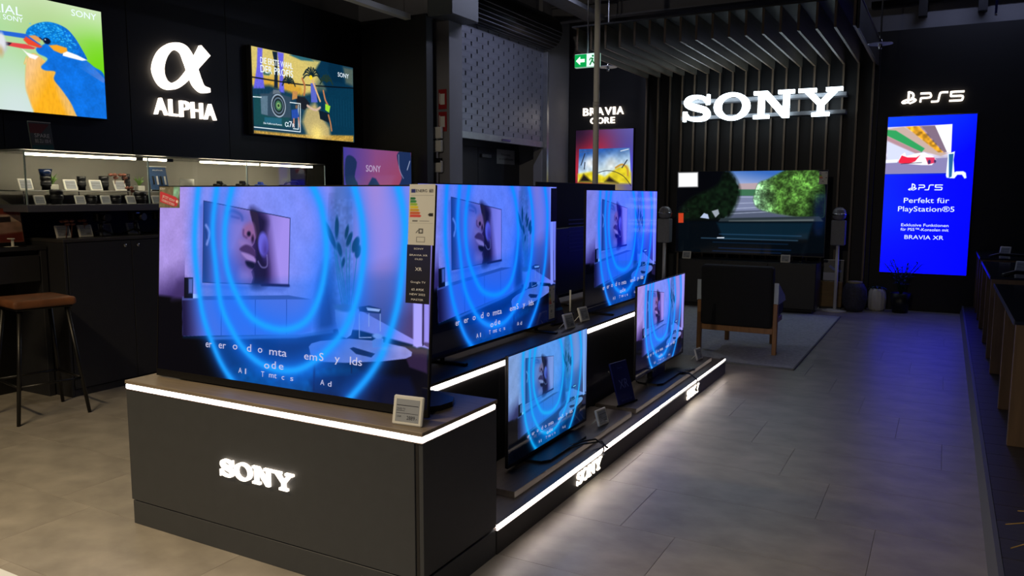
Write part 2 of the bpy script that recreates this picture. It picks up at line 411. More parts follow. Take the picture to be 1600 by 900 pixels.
# double door behind the shutter
DOORM = mat('door_grey', (66, 68, 80), .5, noise=.05, scale=10)
dr = struct(MB().box(-5.86, -5.80, 8.05, 10.78, 2.13, 2.3).build('door_1', DOORM))
for a, b in ((8.06, 9.546), (9.556, 10.77)): MB().box(-5.83, -5.78, a, b, 0, 2.125, .003).build('door_leaf', DOORM, dr)
MB().box(-5.78, -5.74, 9.6, 9.86, 1.99, 2.04, .004).build('door_closer', GALV, dr)
t = thing('door_notice', 'white paper notice with grey lettering on the dark double door', 'notice', (-5.775, 10.34, 1.92), EAST)
MB().box(-.27, .27, 0, .003, 0, .21).build('sheet', mat('paper', (196, 196, 196), .7), t)
letters([('Notausgang', -.15, .13, .125, .035), ('nur im Notfall benutzen', -.21, .21, .06, .03)], INK, t, (0, -.002, 0))

# roller shutter
sh = thing('roller_shutter', 'grey perforated roller shutter half open beside the column', 'shutter', (-5.2, 8.04, 0), EAST)
STEEL = mat('shutter_steel', (128, 130, 142), .4, metal=.45, noise=.1, scale=4)
def slat_mesh(off):
    m = MB(); L = 2.36; p = .27
    xs = [0]+[off+p*k for k in range(0, 10) if 0.05 < off+p*k < L-.05]+[L]
    for a, b in zip(xs[:-1], xs[1:]): m.box(a+(.014 if a else 0), b-(.014 if b < L else 0), -.006, .006, .010, .060, .001)
    m.box(0, L, -.006, .006, .060, .0725, .001).box(0, L, -.006, .006, 0, .010, .001)
    return m.mesh('slat')
sm = [slat_mesh(.12), slat_mesh(.255)]
for i in range(18): link('slat', sm[i % 2], STEEL, sh, (0, 0, 2.235+.0735*i))
MB().box(0, 2.36, -.02, .02, 2.15, 2.235, .004).build('bottom_bar', GALV, sh)
MB().box(1.1, 1.34, -.035, -.02, 2.17, 2.2, .004).build('lock', CHROME, sh)
for x0, x1 in ((-.1, 0), (2.36, 2.42)): MB().box(x0, x1, -.07, .03, 0, 3.5, .004).build('guide_rail', GALV, sh)
m = MB().lathe([(.24, 0), (.24, 2.5)], 20, Matrix.Translation((-.05, -.02, 3.78)) @ Matrix.Rotation(PI/2, 4, 'Y'))
cl_ = m.build('coil', SATB, sh)
for k in range(14):
    a = PI+.1+k*.22
    MB().tube([(-.05, -.02+.245*math.cos(a), 3.78+.245*math.sin(a)), (2.45, -.02+.245*math.cos(a), 3.78+.245*math.sin(a))], .006, 5).build('coil_rod', STEEL, cl_)
MB().box(-.68, -.12, -.42, -.1, 3.4, 3.78, .01).build('motor_box', mat('motor_box', (78, 84, 88), .5), sh)

# services on the column
t = thing('fire_sign', 'two stacked red pictogram plates on the grey column', 'sign', (-5.02, 7.615, 0))
for z, q in ((2.43, 0), (2.18, 1)):
    p = MB().box(-.11, .0, -.004, 0, z, z+.22, .001).build('plate', mat('sign_red', (150, 30, 34), .5), t)
    MB().box(-.085, -.025, -.007, -.004, z+.05, z+.17).build('pictogram', PLAST, p)
    MB().tube([(-.095, -.006, z+.06), (-.095, -.006, z+.18)], .006, 6).build('pictogram', PLAST, p)
t = thing('conduit', 'grey conduit with junction boxes running down the column', 'pipe', (-5.0, 7.6, 0))
MB().tube([(-.13, -.02, 0), (-.13, -.02, 2.12)], .016, 8).build('pipe', GREYW, t)
for z in (1.72, 1.95, 2.1): MB().box(-.2, -.06, -.05, 0, z, z+.13, .006).build('junction_box', PLAST, t)
MB().box(-.18, -.07, -.06, -.01, 1.83, 1.88, .004).build('dark_switch', SATB, t)

# ceiling services
t = thing('cable_tray', 'perforated steel cable tray hung below the ceiling deck', 'cable tray', (-4.5, 9.0, 3.92))
MB().box(-.14, .14, -6, 2.5, 0, .008).build('tray_floor', GALV, t)
for s in (-1, 1): MB().box(s*.14-.004, s*.14+.004, -6, 2.5, 0, .06).build('tray_side', GALV, t)
for k in range(5): MB().box(-.2, .2, -5.5+k*1.8, -5.46+k*1.8, -.03, 0).build('cross_bar', DARKM, t)
for k in range(5): MB().tube([(0.2, -5.48+k*1.8, 0), (.2, -5.48+k*1.8, .68)], .006, 5).build('hanger_rod', GALV, t)
t = thing('light_trunking', 'white linear trunking ending above the corner of the black wall', 'trunking', (-5.3, 7.28, 3.37))
MB().box(-.04, .04, -5.2, 0, 0, .06, .004).build('rail', PLAST, t)
for k in range(3): MB().tube([(0, -.6-1.8*k, .06), (0, -.6-1.8*k, 1.23)], .004, 5).build('wire', DARKM, t)
t = thing('steel_beam', 'grey steel beam crossing under the ceiling above the shutter', 'beam', (-4.4, 10.7, 3.95))
MB().box(-.9, 3.2, -.07, .07, 0, .02).box(-.9, 3.2, -.01, .01, .02, .2).box(-.9, 3.2, -.07, .07, .2, .22).build('flanges', DECK, t)
for x in (-.6, 1.2, 2.9): MB().tube([(x, 0, .22), (x, 0, .65)], .01, 6).build('hanger_rod', GALV, t)
t = thing('air_duct', 'dark sheet metal duct with a flange under the ceiling', 'duct', (-2.2, 8.2, 4.05))
MB().box(-.3, .3, -4, 2.2, 0, .4, .01).build('duct_body', DARKM, t)
for y in (-2.6, -.8, 1.0): MB().box(-.33, .33, y-.02, y+.02, -.03, .43).build('flange', GALV, t)
t = thing('pipe_run', 'long dark pipe run along the grey wall above the black wall on the right', 'pipe', (0, 11.5, 3.92))
MB().tube([(-1.0, 0, 0), (3.1, 0, 0)], .045, 10).build('pipe', DARKM, t)
for x in (-.4, .25, 1.6): MB().box(x-.05, x+.05, -.05, .1, -.2, .05).build('bracket', DARKM, t)
t = thing('hanging_strap', 'thin blue strap hanging from the ceiling on the right', 'strap', (0.357, 10.5, 3.461))
MB().box(-.012, .012, -.003, .003, 0, 1.1).build('band', mat('blue_strap', (40, 60, 150), .5), t); MB().tube([(0, 0, 0), (0, 0, .02)], .012, 6).build('hook', GALV, t)

def sprinkler(x, y, z, label):
    t = thing('sprinkler', label, 'sprinkler', (x, y, z), 0, 'ceiling sprinklers')
    MB().tube([(0, 0, .02), (0, 0, 4.6-z)], .009, 7).build('drop_pipe', GALV, t)
    MB().lathe([(.012, -.05), (.02, -.02), (.02, .02), (.012, .05)], 10).build('head', CHROME, t)
    MB().lathe([(.125, .0), (.125, .006), (.02, .022)], 20).build('shield_disc', mat('disc', (150, 152, 160), .4, metal=.4), t)
sprinkler(-.72, 9.5, 3.08, 'disc sprinkler on a long drop pipe right of the slatted canopy')
sprinkler(-4.04, 10.0, 3.15, 'disc sprinkler left of the slatted canopy')
# exit sign
t = thing('exit_sign', 'green and white lit exit sign with arrow beside the pole', 'exit sign', (-3.8, 8.4, 2.9))
MB().box(0, .3, 0, .05, 0, .15, .004).build('box', mat('exit_frame', (220, 230, 225), emit=(180, 230, 205), es=.5), t)
MB().box(.004, .15, -.004, 0, .006, .144).build('arrow_field', mat('exit_green', (0, 150, 70), emit=(0, 170, 80), es=.9), t)
MB().box(.15, .296, -.004, 0, .006, .144).build('figure_field', mat('exit_white', (255, 255, 255), emit=(215, 250, 235), es=1.2), t)
WH = mat('exit_mark', (255, 255, 255), emit=(240, 255, 250), es=1.3)
MB().prism([(.02, .075), (.07, .12), (.07, .092), (.125, .092), (.125, .058), (.07, .058), (.07, .03)], -.008, -.004, 'y').build('arrow', WH, t)
GR = mat('exit_figure', (0, 120, 60), emit=(0, 140, 70), es=.6)
MB().ribbon([(.19, .02), (.205, .05), (.22, .075), (.21, .1)], .016, -.008, -.004).ribbon([(.22, .07), (.235, .045), (.25, .03)], .014, -.008, -.004).ribbon([(.185, .07), (.2, .095), (.235, .085)], .012, -.008, -.004).prism(ring(.225, .118, .012, .012, 10), -.008, -.004).build('running_figure', GR, t)
MB().tube([(.15, .025, .15), (.15, .025, 1.7)], .008, 6).build('hanger_rod', GALV, t)
# pole
t = thing('power_pole', 'slim pale grey pole rising to the ceiling behind the display island', 'pole', (-2.833, 6.75, 0))
MB().tube([(0, 0, 0), (0, 0, 4.6)], .027, 14).build('shaft', mat('pole_paint', (214, 212, 206), .5), t)
MB().tube([(0, 0, 2.26), (0, 0, 2.3)], .031, 14).build('sleeve', mat('pole_sleeve', (200, 198, 192), .5), t)
MB().lathe([(.09, 0), (.09, .01), (.03, .02)], 18).build('foot', DARKM, t)

# ================================================================== slatted wall with canopy, lit wordmark
sw = thing('slatted_canopy', 'dark slatted feature wall bending into a canopy of fins over the lounge', 'canopy', (0, 0, 0))
N = 18
SLATB = mat('slat_side', (26, 24, 23), .5, noise=.15, scale=7, stretch=(6, 6, .5))
FINM = mat('fin_side_lit', (104, 98, 88), .55, noise=.12, scale=7, stretch=(6, .5, 6))  # paler than the slats: glow of the lit letters put into the colour
fin_me = MB().box(-.011, .011, 8.64, 11.14, 3.14, 3.39, .001).mesh('fin')
edge_me = MB().box(-.012, .012, 8.636, 8.644, 3.138, 3.392).box(-.012, .012, 8.64, 11.04, 3.134, 3.141).mesh('fin_edge')
post_me = MB().box(-.011, .011, 11.08, 11.17, 0, 3.14, .001).mesh('slat')
pedge_me = MB().box(-.012, .012, 11.073, 11.081, 0, 3.138).mesh('slat_edge')
for i in range(N):
    x = -3.876+i*(2.976/(N-1))
    a = link('fin', fin_me, FINM, sw, (x, 0, 0)); link('fin_edge', edge_me, SLATW, a)
    a = link('slat', post_me, SLATB, sw, (x, 0, 0)); link('slat_edge', pedge_me, SLATW, a)
MB().box(-3.93, -.84, 8.6, 11.2, 3.393, 3.41).build('canopy_lid', BLACKW, sw)
MB().box(-3.93, -.84, 11.17, 11.29, 0, 3.39).build('back_panel', BLACKW, sw)
MB().box(-.872, -.85, 8.62, 11.17, 3.1, 3.41, .002).build('side_fascia', SLATB, sw)
for i, (x, y) in enumerate([(x, y) for y in (9.2, 10.3) for x in (-3.2, -2.35, -1.5)]):
    MB().lathe([(.03, 3.35), (.03, 3.39)], 12, Matrix.Translation((x, y, 0))).build('downlight', SATB, sw)

def glyphs(h, d, m, parent, loc=(0, 0, 0), rz=0., names='lit_letter', gap=.1):
    """the wordmark's four slab serif letters, height h, depth d, lower left at loc; facing -Y"""
    def S():
        q = MB(); q.ribbon([(.93, .72), (.8, .87), (.52, .93), (.25, .86), (.17, .71), (.3, .585), (.58, .50), (.86, .40), (.95, .25), (.85, .115), (.54, .065), (.24, .13), (.12, .28)],
                           [.12, .15, .14, .2, .25, .26, .27, .25, .25, .2, .14, .15, .12], -1, 0, 5)
        q.prism([(.90, .62), (1.04, .62), (1.04, 1.0), (.94, 1.0)], -1, 0).prism([(.02, 0), (.12, 0), (.16, .38), (.02, .38)], -1, 0); return q, 1.08
    def O():
        q = MB(); b = bmesh.new(); n = 36; A = []
        for k in range(n):
            c, s_ = math.cos(2*PI*k/n), math.sin(2*PI*k/n)
            A.append([b.verts.new((.675+.675*c, y, .5+.52*s_)) for y in (-1, 0)]+[b.verts.new((.675+.4*c, y, .5+.37*s_)) for y in (0, -1)])
        for k in range(n):
            for j in range(4): b.faces.new((A[k][j], A[k][(j+1) % 4], A[(k+1) % n][(j+1) % 4], A[(k+1) % n][j]))
        bmesh.ops.recalc_face_normals(b, faces=b.faces); q._add(b); return q, 1.35
    def Nn(): return MB().prism([(0, 1), (.50, 1), (1.06, .36), (1.06, .87), (.88, .87), (.88, 1), (1.45, 1), (1.45, .87), (1.28, .87), (1.28, 0), (1.04, 0), (.39, .75), (.39, .13), (.57, .13), (.57, 0), (0, 0), (0, .13), (.17, .13), (.17, .87), (0, .87)], -1, 0), 1.45
    def Y(): return MB().prism([(0, 1), (.62, 1), (.62, .87), (.50, .87), (.78, .56), (1.06, .87), (.94, .87), (.94, 1), (1.5, 1), (1.5, .87), (1.34, .87), (.90, .40), (.90, .13), (1.08, .13), (1.08, 0), (.48, 0), (.48, .13), (.66, .13), (.66, .40), (.2, .87), (0, .87)], -1, 0), 1.5
    x = 0; out = []
    c, s_ = math.cos(rz), math.sin(rz)
    for fn in (S, O, Nn, Y):
        q, wd = fn()
        me = q.mesh(names)
        for v in me.vertices: v.co = Vector((v.co.x*h, v.co.y*d, v.co.z*h))
        out.append(link(names, me, m, parent, (loc[0]+x*h*c, loc[1]+x*h*s_, loc[2]), (0, 0, rz))); x += wd+gap
    return out
GW = 5.38+.3      # width of the wordmark in letter heights
def fit(target, h): return (target/h-5.38)/3
t = thing('illuminated_sign', 'large white glowing slab serif wordmark mounted on the slatted wall', 'sign', (0, 0, 0))
hh = .352; g = fit(2.035, hh)
glyphs(hh, .06, LETC, t, (-3.253, 10.85, 2.472), 0, 'lit_letter', g)
for z in (2.5, 2.72): MB().box(-3.3, -1.18, 10.88, 11.07, z, z+.05, .003).build('mounting_rail', mat('rail_grey', (92, 94, 98), .5), t)

# ================================================================== display island
isl = thing('display_cabinet', 'charcoal display cabinet with lit edge and wordmark at the front of the island', 'cabinet', (0, 0, 0))
X0, X1, Y0, Y1 = -3.105, -1.527, 2.15, 2.662
MB().box(X0+.02, X1-.012, Y0+.016, Y1, .11, .61).build('carcass', CHAR2, isl)
MB().box(X0, X1-.034, Y0, Y0+.018, .112, .612, .0012).build('front_panel', CHAR, isl)
MB().box(X1-.032, X1-.018, Y0+.004, Y0+.03, .0, .612, .001).build('corner_strip', CHAR2, isl)
MB().box(X1-.018, X1, Y0+.004, Y1, .122, .612, .0012).build('side_panel', CHAR, isl)
MB().box(X0, X0+.018, Y0+.02, Y1, .112, .612, .0012).build('side_panel', CHAR, isl)
MB().box(X0+.004, X1-.034, Y0+.003, Y0+.02, 0, .106, .0012).build('plinth', CHAR, isl)
MB().box(X1-.018, X1-.003, Y0+.006, Y1, 0, .110, .0012).build('plinth', CHAR, isl)
MB().box(X0-.003, X1+.003, Y0-.003, Y1+.003, .637, .652, .0015).build('top_board', OAKTOP, isl)
MB().box(X0+.012, X1-.012, Y0+.012, Y1, .612, .637).build('shadow_gap', SATB, isl)
MB().box(X0, X1-.001, Y0-.001, Y0+.006, .616, .634, .002).build('light_strip', LED, isl)
MB().box(X1-.006, X1+.001, Y0+.006, Y1-.01, .616, .634, .002).build('light_strip', LED, isl)
for a in ((X0, X1, Y0-.002, Y0+.01), (X1-.01, X1+.002, Y0+.002, Y1-.006)): MB().box(a[0], a[1], a[2], a[3], .610, .615, .001).build('edge_profile', mat('alu_profile', (150, 140, 138), .35, metal=.8), isl)
glyphs(.0715, .012, LETW, isl, (-2.522, Y0, .328), 0, 'lit_letter', fit(.4, .0715))
# stepped platform behind it
pl = thing('stepped_platform', 'long dark two step platform with lit edges behind the front cabinet', 'platform', (0, 0, 0))
PY0, PY1 = 2.667, 6.47
for a, b in ((PY0, 4.74), (4.744, PY1)): MB().box(-1.545, -1.527, a, b, 0, .102, .001).build('plinth_panel', CHAR2, pl)
MB().box(-3.10, -1.545, PY0, PY1, 0, .118).build('lower_step', OAKDARK, pl)
MB().box(-1.560, -1.527, PY0, PY1, .126, .131, .001).build('front_edge', OAKDARK, pl)
MB().box(-1.536, -1.526, PY0+.002, PY1-.004, .1115, .1255, .002).build('light_strip', LED, pl)
MB().box(-1.533, -1.5245, PY0+.002, 4.74, .1025, .1055).build('light_strip', mat('led_line', (255, 255, 255), emit=(255, 225, 214), es=4), pl)
for y0, y1 in ((2.972, 4.47), (4.55, 6.35)):
    MB().box(-1.885, -1.612, y0, y1, .118, .148, .0015).build('riser_board', OAKDARK, pl)
MB().box(-2.74, -1.906, PY0, PY1, .118, .607).build('upper_step', CHAR2, pl)
for y in (3.35, 4.4, 5.45): MB().box(-1.906, -1.9045, y-.0015, y+.0015, .12, .606).build('joint_strip', mat('joint', (52, 50, 48), .5), pl)
MB().box(-2.75, -1.9, PY0, PY1, .637, .652, .0015).build('upper_board', OAKDARK, pl)
MB().box(-2.74, -1.912, PY0, PY1, .607, .637).build('shadow_gap', SATB, pl)
MB().box(-1.912, -1.901, PY0+.002, PY1-.01, .612, .635, .002).build('light_strip', LED, pl)
glyphs(.062, .008, LETW, pl, (-1.527, 3.455, .030), EAST, 'lit_letter', fit(.32, .062))
glyphs(.062, .008, LETW, pl, (-1.527, 5.355, .030), EAST, 'lit_letter', fit(.30, .062))

# ------------------------------------------------------------------ the demo picture shown by all five sets
SCR = pic_mat('screen_glow', 1.08, .06)
P = Pic(16/9, 340)
def paint_demo(P):
    wall = (164, 142, 218)
    P.bg(wall)
    P.grad([(0.212, 0.633)][0], [(0.933, 0.879)][0], (134, 142, 240)); P.noise(.05, .05, seed=3).noise(.03, .008, seed=5)
    P.grad([(1.018, 0.788)][0], [(1.213, 0.883)][0], (150, 136, 226), 0, .6)
    R1 = [(0.299, 1.019), (0.282, 0.87), (0.275, 0.686), (0.307, 0.48), (0.354, 0.304), (0.443, 0.141), (0.51, 0.052), (0.586, -0.019)]
    R1b = [(1.577, 1.014), (1.616, 0.888), (1.63, 0.776), (1.619, 0.605), (1.596, 0.441), (1.531, 0.25), (1.455, 0.125), (1.335, -0.007)]
    R2 = [(0.437, 1.019), (0.408, 0.793), (0.435, 0.59), (0.481, 0.381), (0.571, 0.246), (0.655, 0.163), (0.758, 0.108), (0.876, 0.086), (1.002, 0.097), (1.115, 0.15), (1.212, 0.227), (1.299, 0.326), (1.356, 0.444), (1.386, 0.564), (1.4, 0.711), (1.38, 0.862), (1.327, 1.015)]
    R3 = [(0.548, 1.018), (0.497, 0.795), (0.514, 0.593), (0.59, 0.444), (0.705, 0.329), (0.893, 0.288), (1.05, 0.338), (1.135, 0.461), (1.174, 0.624), (1.17, 0.765), (1.135, 0.906), (1.072, 1.016)]
    P.poly([(1.327, 1.03), (1.813, 1.027), (1.84, 0.312), (1.345, 0.437)], (142, 132, 222)); P.grad([(1.511, 0.858)][0], [(1.42, 0.885)][0], (160, 130, 206), 0, .7, [(1.327, 1.03), (1.813, 1.027), (1.84, 0.312), (1.345, 0.437)])
    P.poly([(1.202, 1.016), (1.327, 1.015), (1.345, 0.437), (1.172, 0.4), (1.191, 0.583), (1.202, 0.733)], (84, 108, 178), .05, .95); P.noise(.1, .012, [(1.196, 0.942), (1.329, 0.943), (1.345, 0.437), (1.18, 0.407)], 7).noise(.12, .06, [(1.18, 0.971), (1.329, 0.972), (1.345, 0.437), (1.172, 0.406)], 17)
    P.grad([(1.517, 0.686)][0], [(1.605, 0.39)][0], (72, 58, 108), 0, .95, [(1.327, 1.03), (1.813, 1.027), (1.842, 0.256), (1.345, 0.437)])
    P.grad([(0.01, 0.556)][0], [(0.074, 0.393)][0], (44, 28, 84), 0, .9, [(-0.043, 0.623), (0.202, 0.633), (0.205, 0.388), (-0.041, 0.371)])
    # floor of the pictured room
    P.poly([(-0.041, 0.378), (0.185, 0.394), (0.188, 0.199), (1.031, 0.275), (1.241, 0.321), (1.382, 0.327), (1.842, 0.267), (1.854, -0.052), (-0.034, -0.33)], (3, 26, 56), .008)
    P.poly([(-0.041, 0.406), (0.195, 0.401), (0.198, 0.189), (0.413, 0.195), (0.614, -0.069), (-0.035, -0.152)], (2, 2, 8), .02)
    P.spoly([(0.734, 0.238), (1.031, 0.247), (1.152, 0.258), (1.074, 0.189), (0.866, 0.155), (0.713, 0.188)], (1, 6, 22), .06, .9)
    P.poly([(1.368, 0.279), (1.673, 0.239), (1.843, 0.228), (1.854, -0.052), (1.541, -0.039), (1.389, 0.09)], (5, 5, 18), .04)
    P.spoly([(0.557, 0.04), (0.824, 0.103), (1.235, 0.132), (1.426, 0.094), (1.336, -0.037), (0.65, -0.038)], (0, 66, 118), .06, .85); P.noise(.25, .02, [(0.556, 0.057), (1.387, 0.149), (1.393, -0.029), (0.558, -0.043)], 21)
    # sideboard
    SB = [(0.185, 0.401), (0.943, 0.455), (1.091, 0.449), (1.095, 0.299), (0.998, 0.275), (0.193, 0.196)]
    P.poly(SB, (104, 118, 222)); P.grad([(0.373, 0.306)][0], [(0.207, 0.293)][0], (22, 16, 52), 0, .95, SB); P.grad([(0.903, 0.38)][0], [(1.093, 0.364)][0], (134, 128, 220), 0, .8, SB)
    P.poly([(0.185, 0.411), (0.943, 0.464), (1.095, 0.453), (0.944, 0.444), (0.185, 0.39)], (70, 80, 150))
    for a, b in ([(0.48, 0.411), (0.484, 0.225)], [(0.721, 0.427), (0.725, 0.247)], [(0.931, 0.441), (0.935, 0.269)]): P.line([a, b], .004, (36, 46, 120))
    P.poly([(0.413, 0.212), (0.998, 0.275), (1.229, 0.326), (1.23, 0.302), (0.998, 0.256), (0.413, 0.195)], (110, 136, 226), .01, .7)
    P.spoly([(1.155, 0.596), (1.193, 0.628), (1.225, 0.465), (1.245, 0.327), (1.135, 0.306), (1.124, 0.427)], (26, 28, 62), .07, .95)
    # speaker
    P.poly([(0.144, 0.494), (0.214, 0.511), (0.215, 0.403), (0.104, 0.388)], (60, 44, 96), .04, .7)
    P.poly([(0.199, 0.514), (0.268, 0.518), (0.269, 0.406), (0.2, 0.402)], (10, 10, 22)); P.poly([(0.233, 0.509), (0.263, 0.511), (0.264, 0.433), (0.235, 0.431)], (96, 96, 160), .01)
    P.poly([(0.269, 0.43), (0.323, 0.43), (0.323, 0.41), (0.269, 0.406)], (200, 206, 255))
    # pictured wall screen with a close-up of a face at a microphone
    Q = [(0.337, 0.927), (0.942, 0.845), (0.942, 0.514), (0.339, 0.495)]
    P.poly([(0.306, 0.897), (0.337, 0.917), (0.339, 0.485), (0.95, 0.508), (0.901, 0.48), (0.322, 0.464)], (96, 100, 190), .02, .6)
    P.poly(Q, (148, 118, 196))
    F = [(0.339, 0.925), (0.676, 0.879), (0.686, 0.828), (0.704, 0.796), (0.714, 0.743), (0.706, 0.714), (0.689, 0.697), (0.711, 0.679), (0.712, 0.647), (0.69, 0.634), (0.712, 0.615), (0.709, 0.59), (0.687, 0.569), (0.701, 0.538), (0.688, 0.505), (0.341, 0.495)]
    P.grad([(0.745, 0.718)][0], [(0.879, 0.692)][0], (178, 142, 228), 0, 1, Q); P.grad([(0.829, 0.831)][0], [(0.743, 0.813)][0], (60, 24, 76), 0, .95, Q)
    P.spoly([(0.672, 0.882), (0.738, 0.87), (0.791, 0.827), (0.775, 0.732), (0.804, 0.594), (0.789, 0.508), (0.688, 0.505), (0.715, 0.717)], (26, 8, 32), .05, .97)
    P.poly(F, (140, 116, 196))
    P.grad([(0.476, 0.677)][0], [(0.348, 0.672)][0], (24, 48, 108), 0, .95, F); P.grad([(0.598, 0.778)][0], [(0.715, 0.717)][0], (110, 60, 110), 0, .85, F)
    P.spoly([(0.505, 0.873), (0.568, 0.887), (0.641, 0.865), (0.65, 0.827), (0.588, 0.823), (0.524, 0.834)], (92, 92, 178), .05, .7); P.spoly([(0.453, 0.627), (0.555, 0.647), (0.646, 0.587), (0.674, 0.524), (0.502, 0.507), (0.417, 0.542)], (92, 86, 180), .08, .6); P.spoly([(0.599, 0.72), (0.652, 0.728), (0.688, 0.704), (0.635, 0.683)], (168, 120, 178), .03, .6)
    P.spoly([(0.672, 0.88), (0.72, 0.873), (0.734, 0.819), (0.74, 0.769), (0.724, 0.711), (0.712, 0.762), (0.69, 0.825)], (44, 20, 36), .01)
    P.spoly([(0.646, 0.808), (0.691, 0.815), (0.709, 0.774), (0.71, 0.743), (0.675, 0.735), (0.63, 0.753), (0.625, 0.779)], (160, 92, 132), .03, .9); P.line([(0.629, 0.779), (0.63, 0.753), (0.652, 0.741)], .008, (84, 40, 84), .014, .9); P.ell([(0.667, 0.761)][0], .013, .013, (20, 4, 20), .012); P.ell([(0.694, 0.736)][0], .009, .018, (40, 8, 28), .012)
    P.spoly([(0.604, 0.683), (0.644, 0.705), (0.684, 0.697), (0.711, 0.676), (0.714, 0.644), (0.672, 0.658), (0.622, 0.669)], (74, 36, 76), .012)
    P.spoly([(0.618, 0.663), (0.676, 0.655), (0.714, 0.638), (0.712, 0.615), (0.654, 0.632)], (172, 124, 184), .012); P.spoly([(0.65, 0.622), (0.71, 0.615), (0.709, 0.586), (0.678, 0.585), (0.655, 0.6)], (16, 4, 20), .014); P.spoly([(0.611, 0.572), (0.673, 0.575), (0.692, 0.538), (0.657, 0.51), (0.603, 0.52)], (164, 118, 186), .05, .7)
    P.line([(0.505, 0.863), (0.55, 0.877), (0.605, 0.858), (0.619, 0.833)], .012, (56, 70, 150), .02, .85); P.line([(0.542, 0.848), (0.596, 0.839)], .008, (60, 60, 140), .012, .7)
    P.line([(0.358, 0.798), (0.385, 0.759), (0.367, 0.699)], .012, (170, 164, 226), .015); P.line([(0.356, 0.772), (0.366, 0.732)], .012, (34, 40, 90), .012)
    P.ell([(0.767, 0.71)][0], .034, .062, (112, 92, 206), .012, 1, .12); P.ell([(0.781, 0.682)][0], .018, .04, (70, 40, 120), .03, .8)
    P.line([(0.734, 0.623), (0.761, 0.595), (0.796, 0.603), (0.794, 0.657)], .006, (160, 136, 200), .008, .7)
    P.line(Q+[Q[0]], .004, (26, 26, 60), smooth=1); P.line([(0.763, 0.506), (0.942, 0.512)], .014, (26, 10, 44), .008, smooth=1)
    # plant and pot
    G = (8, 54, 82)
    for q in ([(1.307, 0.419), (1.273, 0.557), (1.235, 0.675)], [(1.3, 0.419), (1.248, 0.616), (1.237, 0.735)], [(1.315, 0.42), (1.271, 0.617), (1.257, 0.706)], [(1.315, 0.42), (1.301, 0.618), (1.295, 0.707)], [(1.323, 0.421), (1.317, 0.619), (1.321, 0.737)], [(1.33, 0.421), (1.348, 0.562), (1.36, 0.674)], [(1.288, 0.418), (1.25, 0.556), (1.222, 0.719)]): P.line(q, .004, (30, 110, 128), .004)
    for (a_, b_), wd in (([(1.16, 0.834), (1.234, 0.705)], .015), ([(1.235, 0.859), (1.236, 0.752)], .012), ([(1.245, 0.735), (1.266, 0.67)], .013), ([(1.303, 0.819), (1.29, 0.754)], .01), ([(1.327, 0.785), (1.298, 0.719)], .013), ([(1.365, 0.765), (1.337, 0.691)], .019), ([(1.373, 0.727), (1.357, 0.665)], .017), ([(1.285, 0.665), (1.275, 0.617)], .009)):
        L_ = math.hypot(b_[0]-a_[0], b_[1]-a_[1])/2; P.ell(((a_[0]+b_[0])/2, (a_[1]+b_[1])/2), L_, wd, G, .006, 1, math.atan2(b_[1]-a_[1], b_[0]-a_[0]))
    P.poly([(1.238, 0.414), (1.36, 0.423), (1.358, 0.37), (1.338, 0.3), (1.311, 0.282), (1.269, 0.293), (1.244, 0.361)], (168, 182, 250)); P.grad([(1.305, 0.38)][0], [(1.24, 0.36)][0], (70, 84, 150), 0, .7, [(1.238, 0.414), (1.36, 0.423), (1.358, 0.37), (1.338, 0.3), (1.311, 0.282), (1.269, 0.293), (1.244, 0.361)])
    P.ell([(1.296, 0.425)][0], .06, .018, (70, 96, 130), .012)
    # side table, books, window
    for q in ([(1.383, 0.404), (1.387, 0.292)], [(1.439, 0.409), (1.441, 0.35)], [(1.504, 0.414), (1.507, 0.333)], [(1.387, 0.292), (1.457, 0.299)]): P.line(q, .004, (196, 196, 236), smooth=1)
    P.poly([(1.379, 0.437), (1.438, 0.447), (1.507, 0.437), (1.508, 0.414), (1.453, 0.413), (1.383, 0.416)], (22, 22, 48)); P.poly([(1.423, 0.437), (1.504, 0.434), (1.497, 0.422), (1.431, 0.423)], (206, 206, 240))
    P.poly([(1.666, 1.028), (1.717, 1.028), (1.74, 0.285), (1.713, 0.274), (1.692, 0.281)], (168, 160, 250), .01); P.poly([(1.723, 1.028), (1.754, 1.028), (1.777, 0.303), (1.75, 0.303)], (150, 140, 236), .01); P.line([(1.738, 0.528), (1.744, 0.288)], .006, (20, 16, 40))
    P.poly([(1.63, 0.269), (1.768, 0.271), (1.772, 0.164), (1.675, 0.182)], (44, 30, 62), .01)
    # coffee table
    P.line([(1.119, 0.144), (1.119, 0.014)], .012, (8, 8, 20)); P.line([(1.345, 0.169), (1.347, 0.121)], .008, (14, 14, 30)); P.line([(1.604, 0.211), (1.604, 0.116)], .014, (6, 6, 16))
    P.poly([(1.081, 0.221), (1.097, 0.238), (1.152, 0.255), (1.327, 0.282), (1.494, 0.285), (1.648, 0.271), (1.687, 0.252), (1.684, 0.234), (1.653, 0.219), (1.519, 0.193), (1.311, 0.165), (1.155, 0.154), (1.094, 0.179)], (132, 134, 206)); P.noise(.08, .03, [(1.081, 0.221), (1.327, 0.282), (1.648, 0.271), (1.687, 0.234), (1.311, 0.165)], 9)
    P.poly([(1.332, 0.236), (1.354, 0.244), (1.481, 0.225), (1.46, 0.205), (1.37, 0.213)], (16, 20, 44)); P.poly([(1.461, 0.284), (1.497, 0.305), (1.526, 0.299), (1.527, 0.264), (1.466, 0.25)], (116, 140, 214)); P.ell([(1.493, 0.308)][0], .03, .012, (150, 170, 236), .006)
    P.poly([(1.09, 0.054), (1.117, 0.082), (1.388, 0.126), (1.677, 0.136), (1.714, 0.071), (1.681, 0.01), (1.393, -0.029), (1.12, -0.029)], (6, 14, 50), .03, .8)
    # rings over everything
    P.poly(R1[3:]+R1b[::-1][:5], (0, 84, 190), .06, .24)
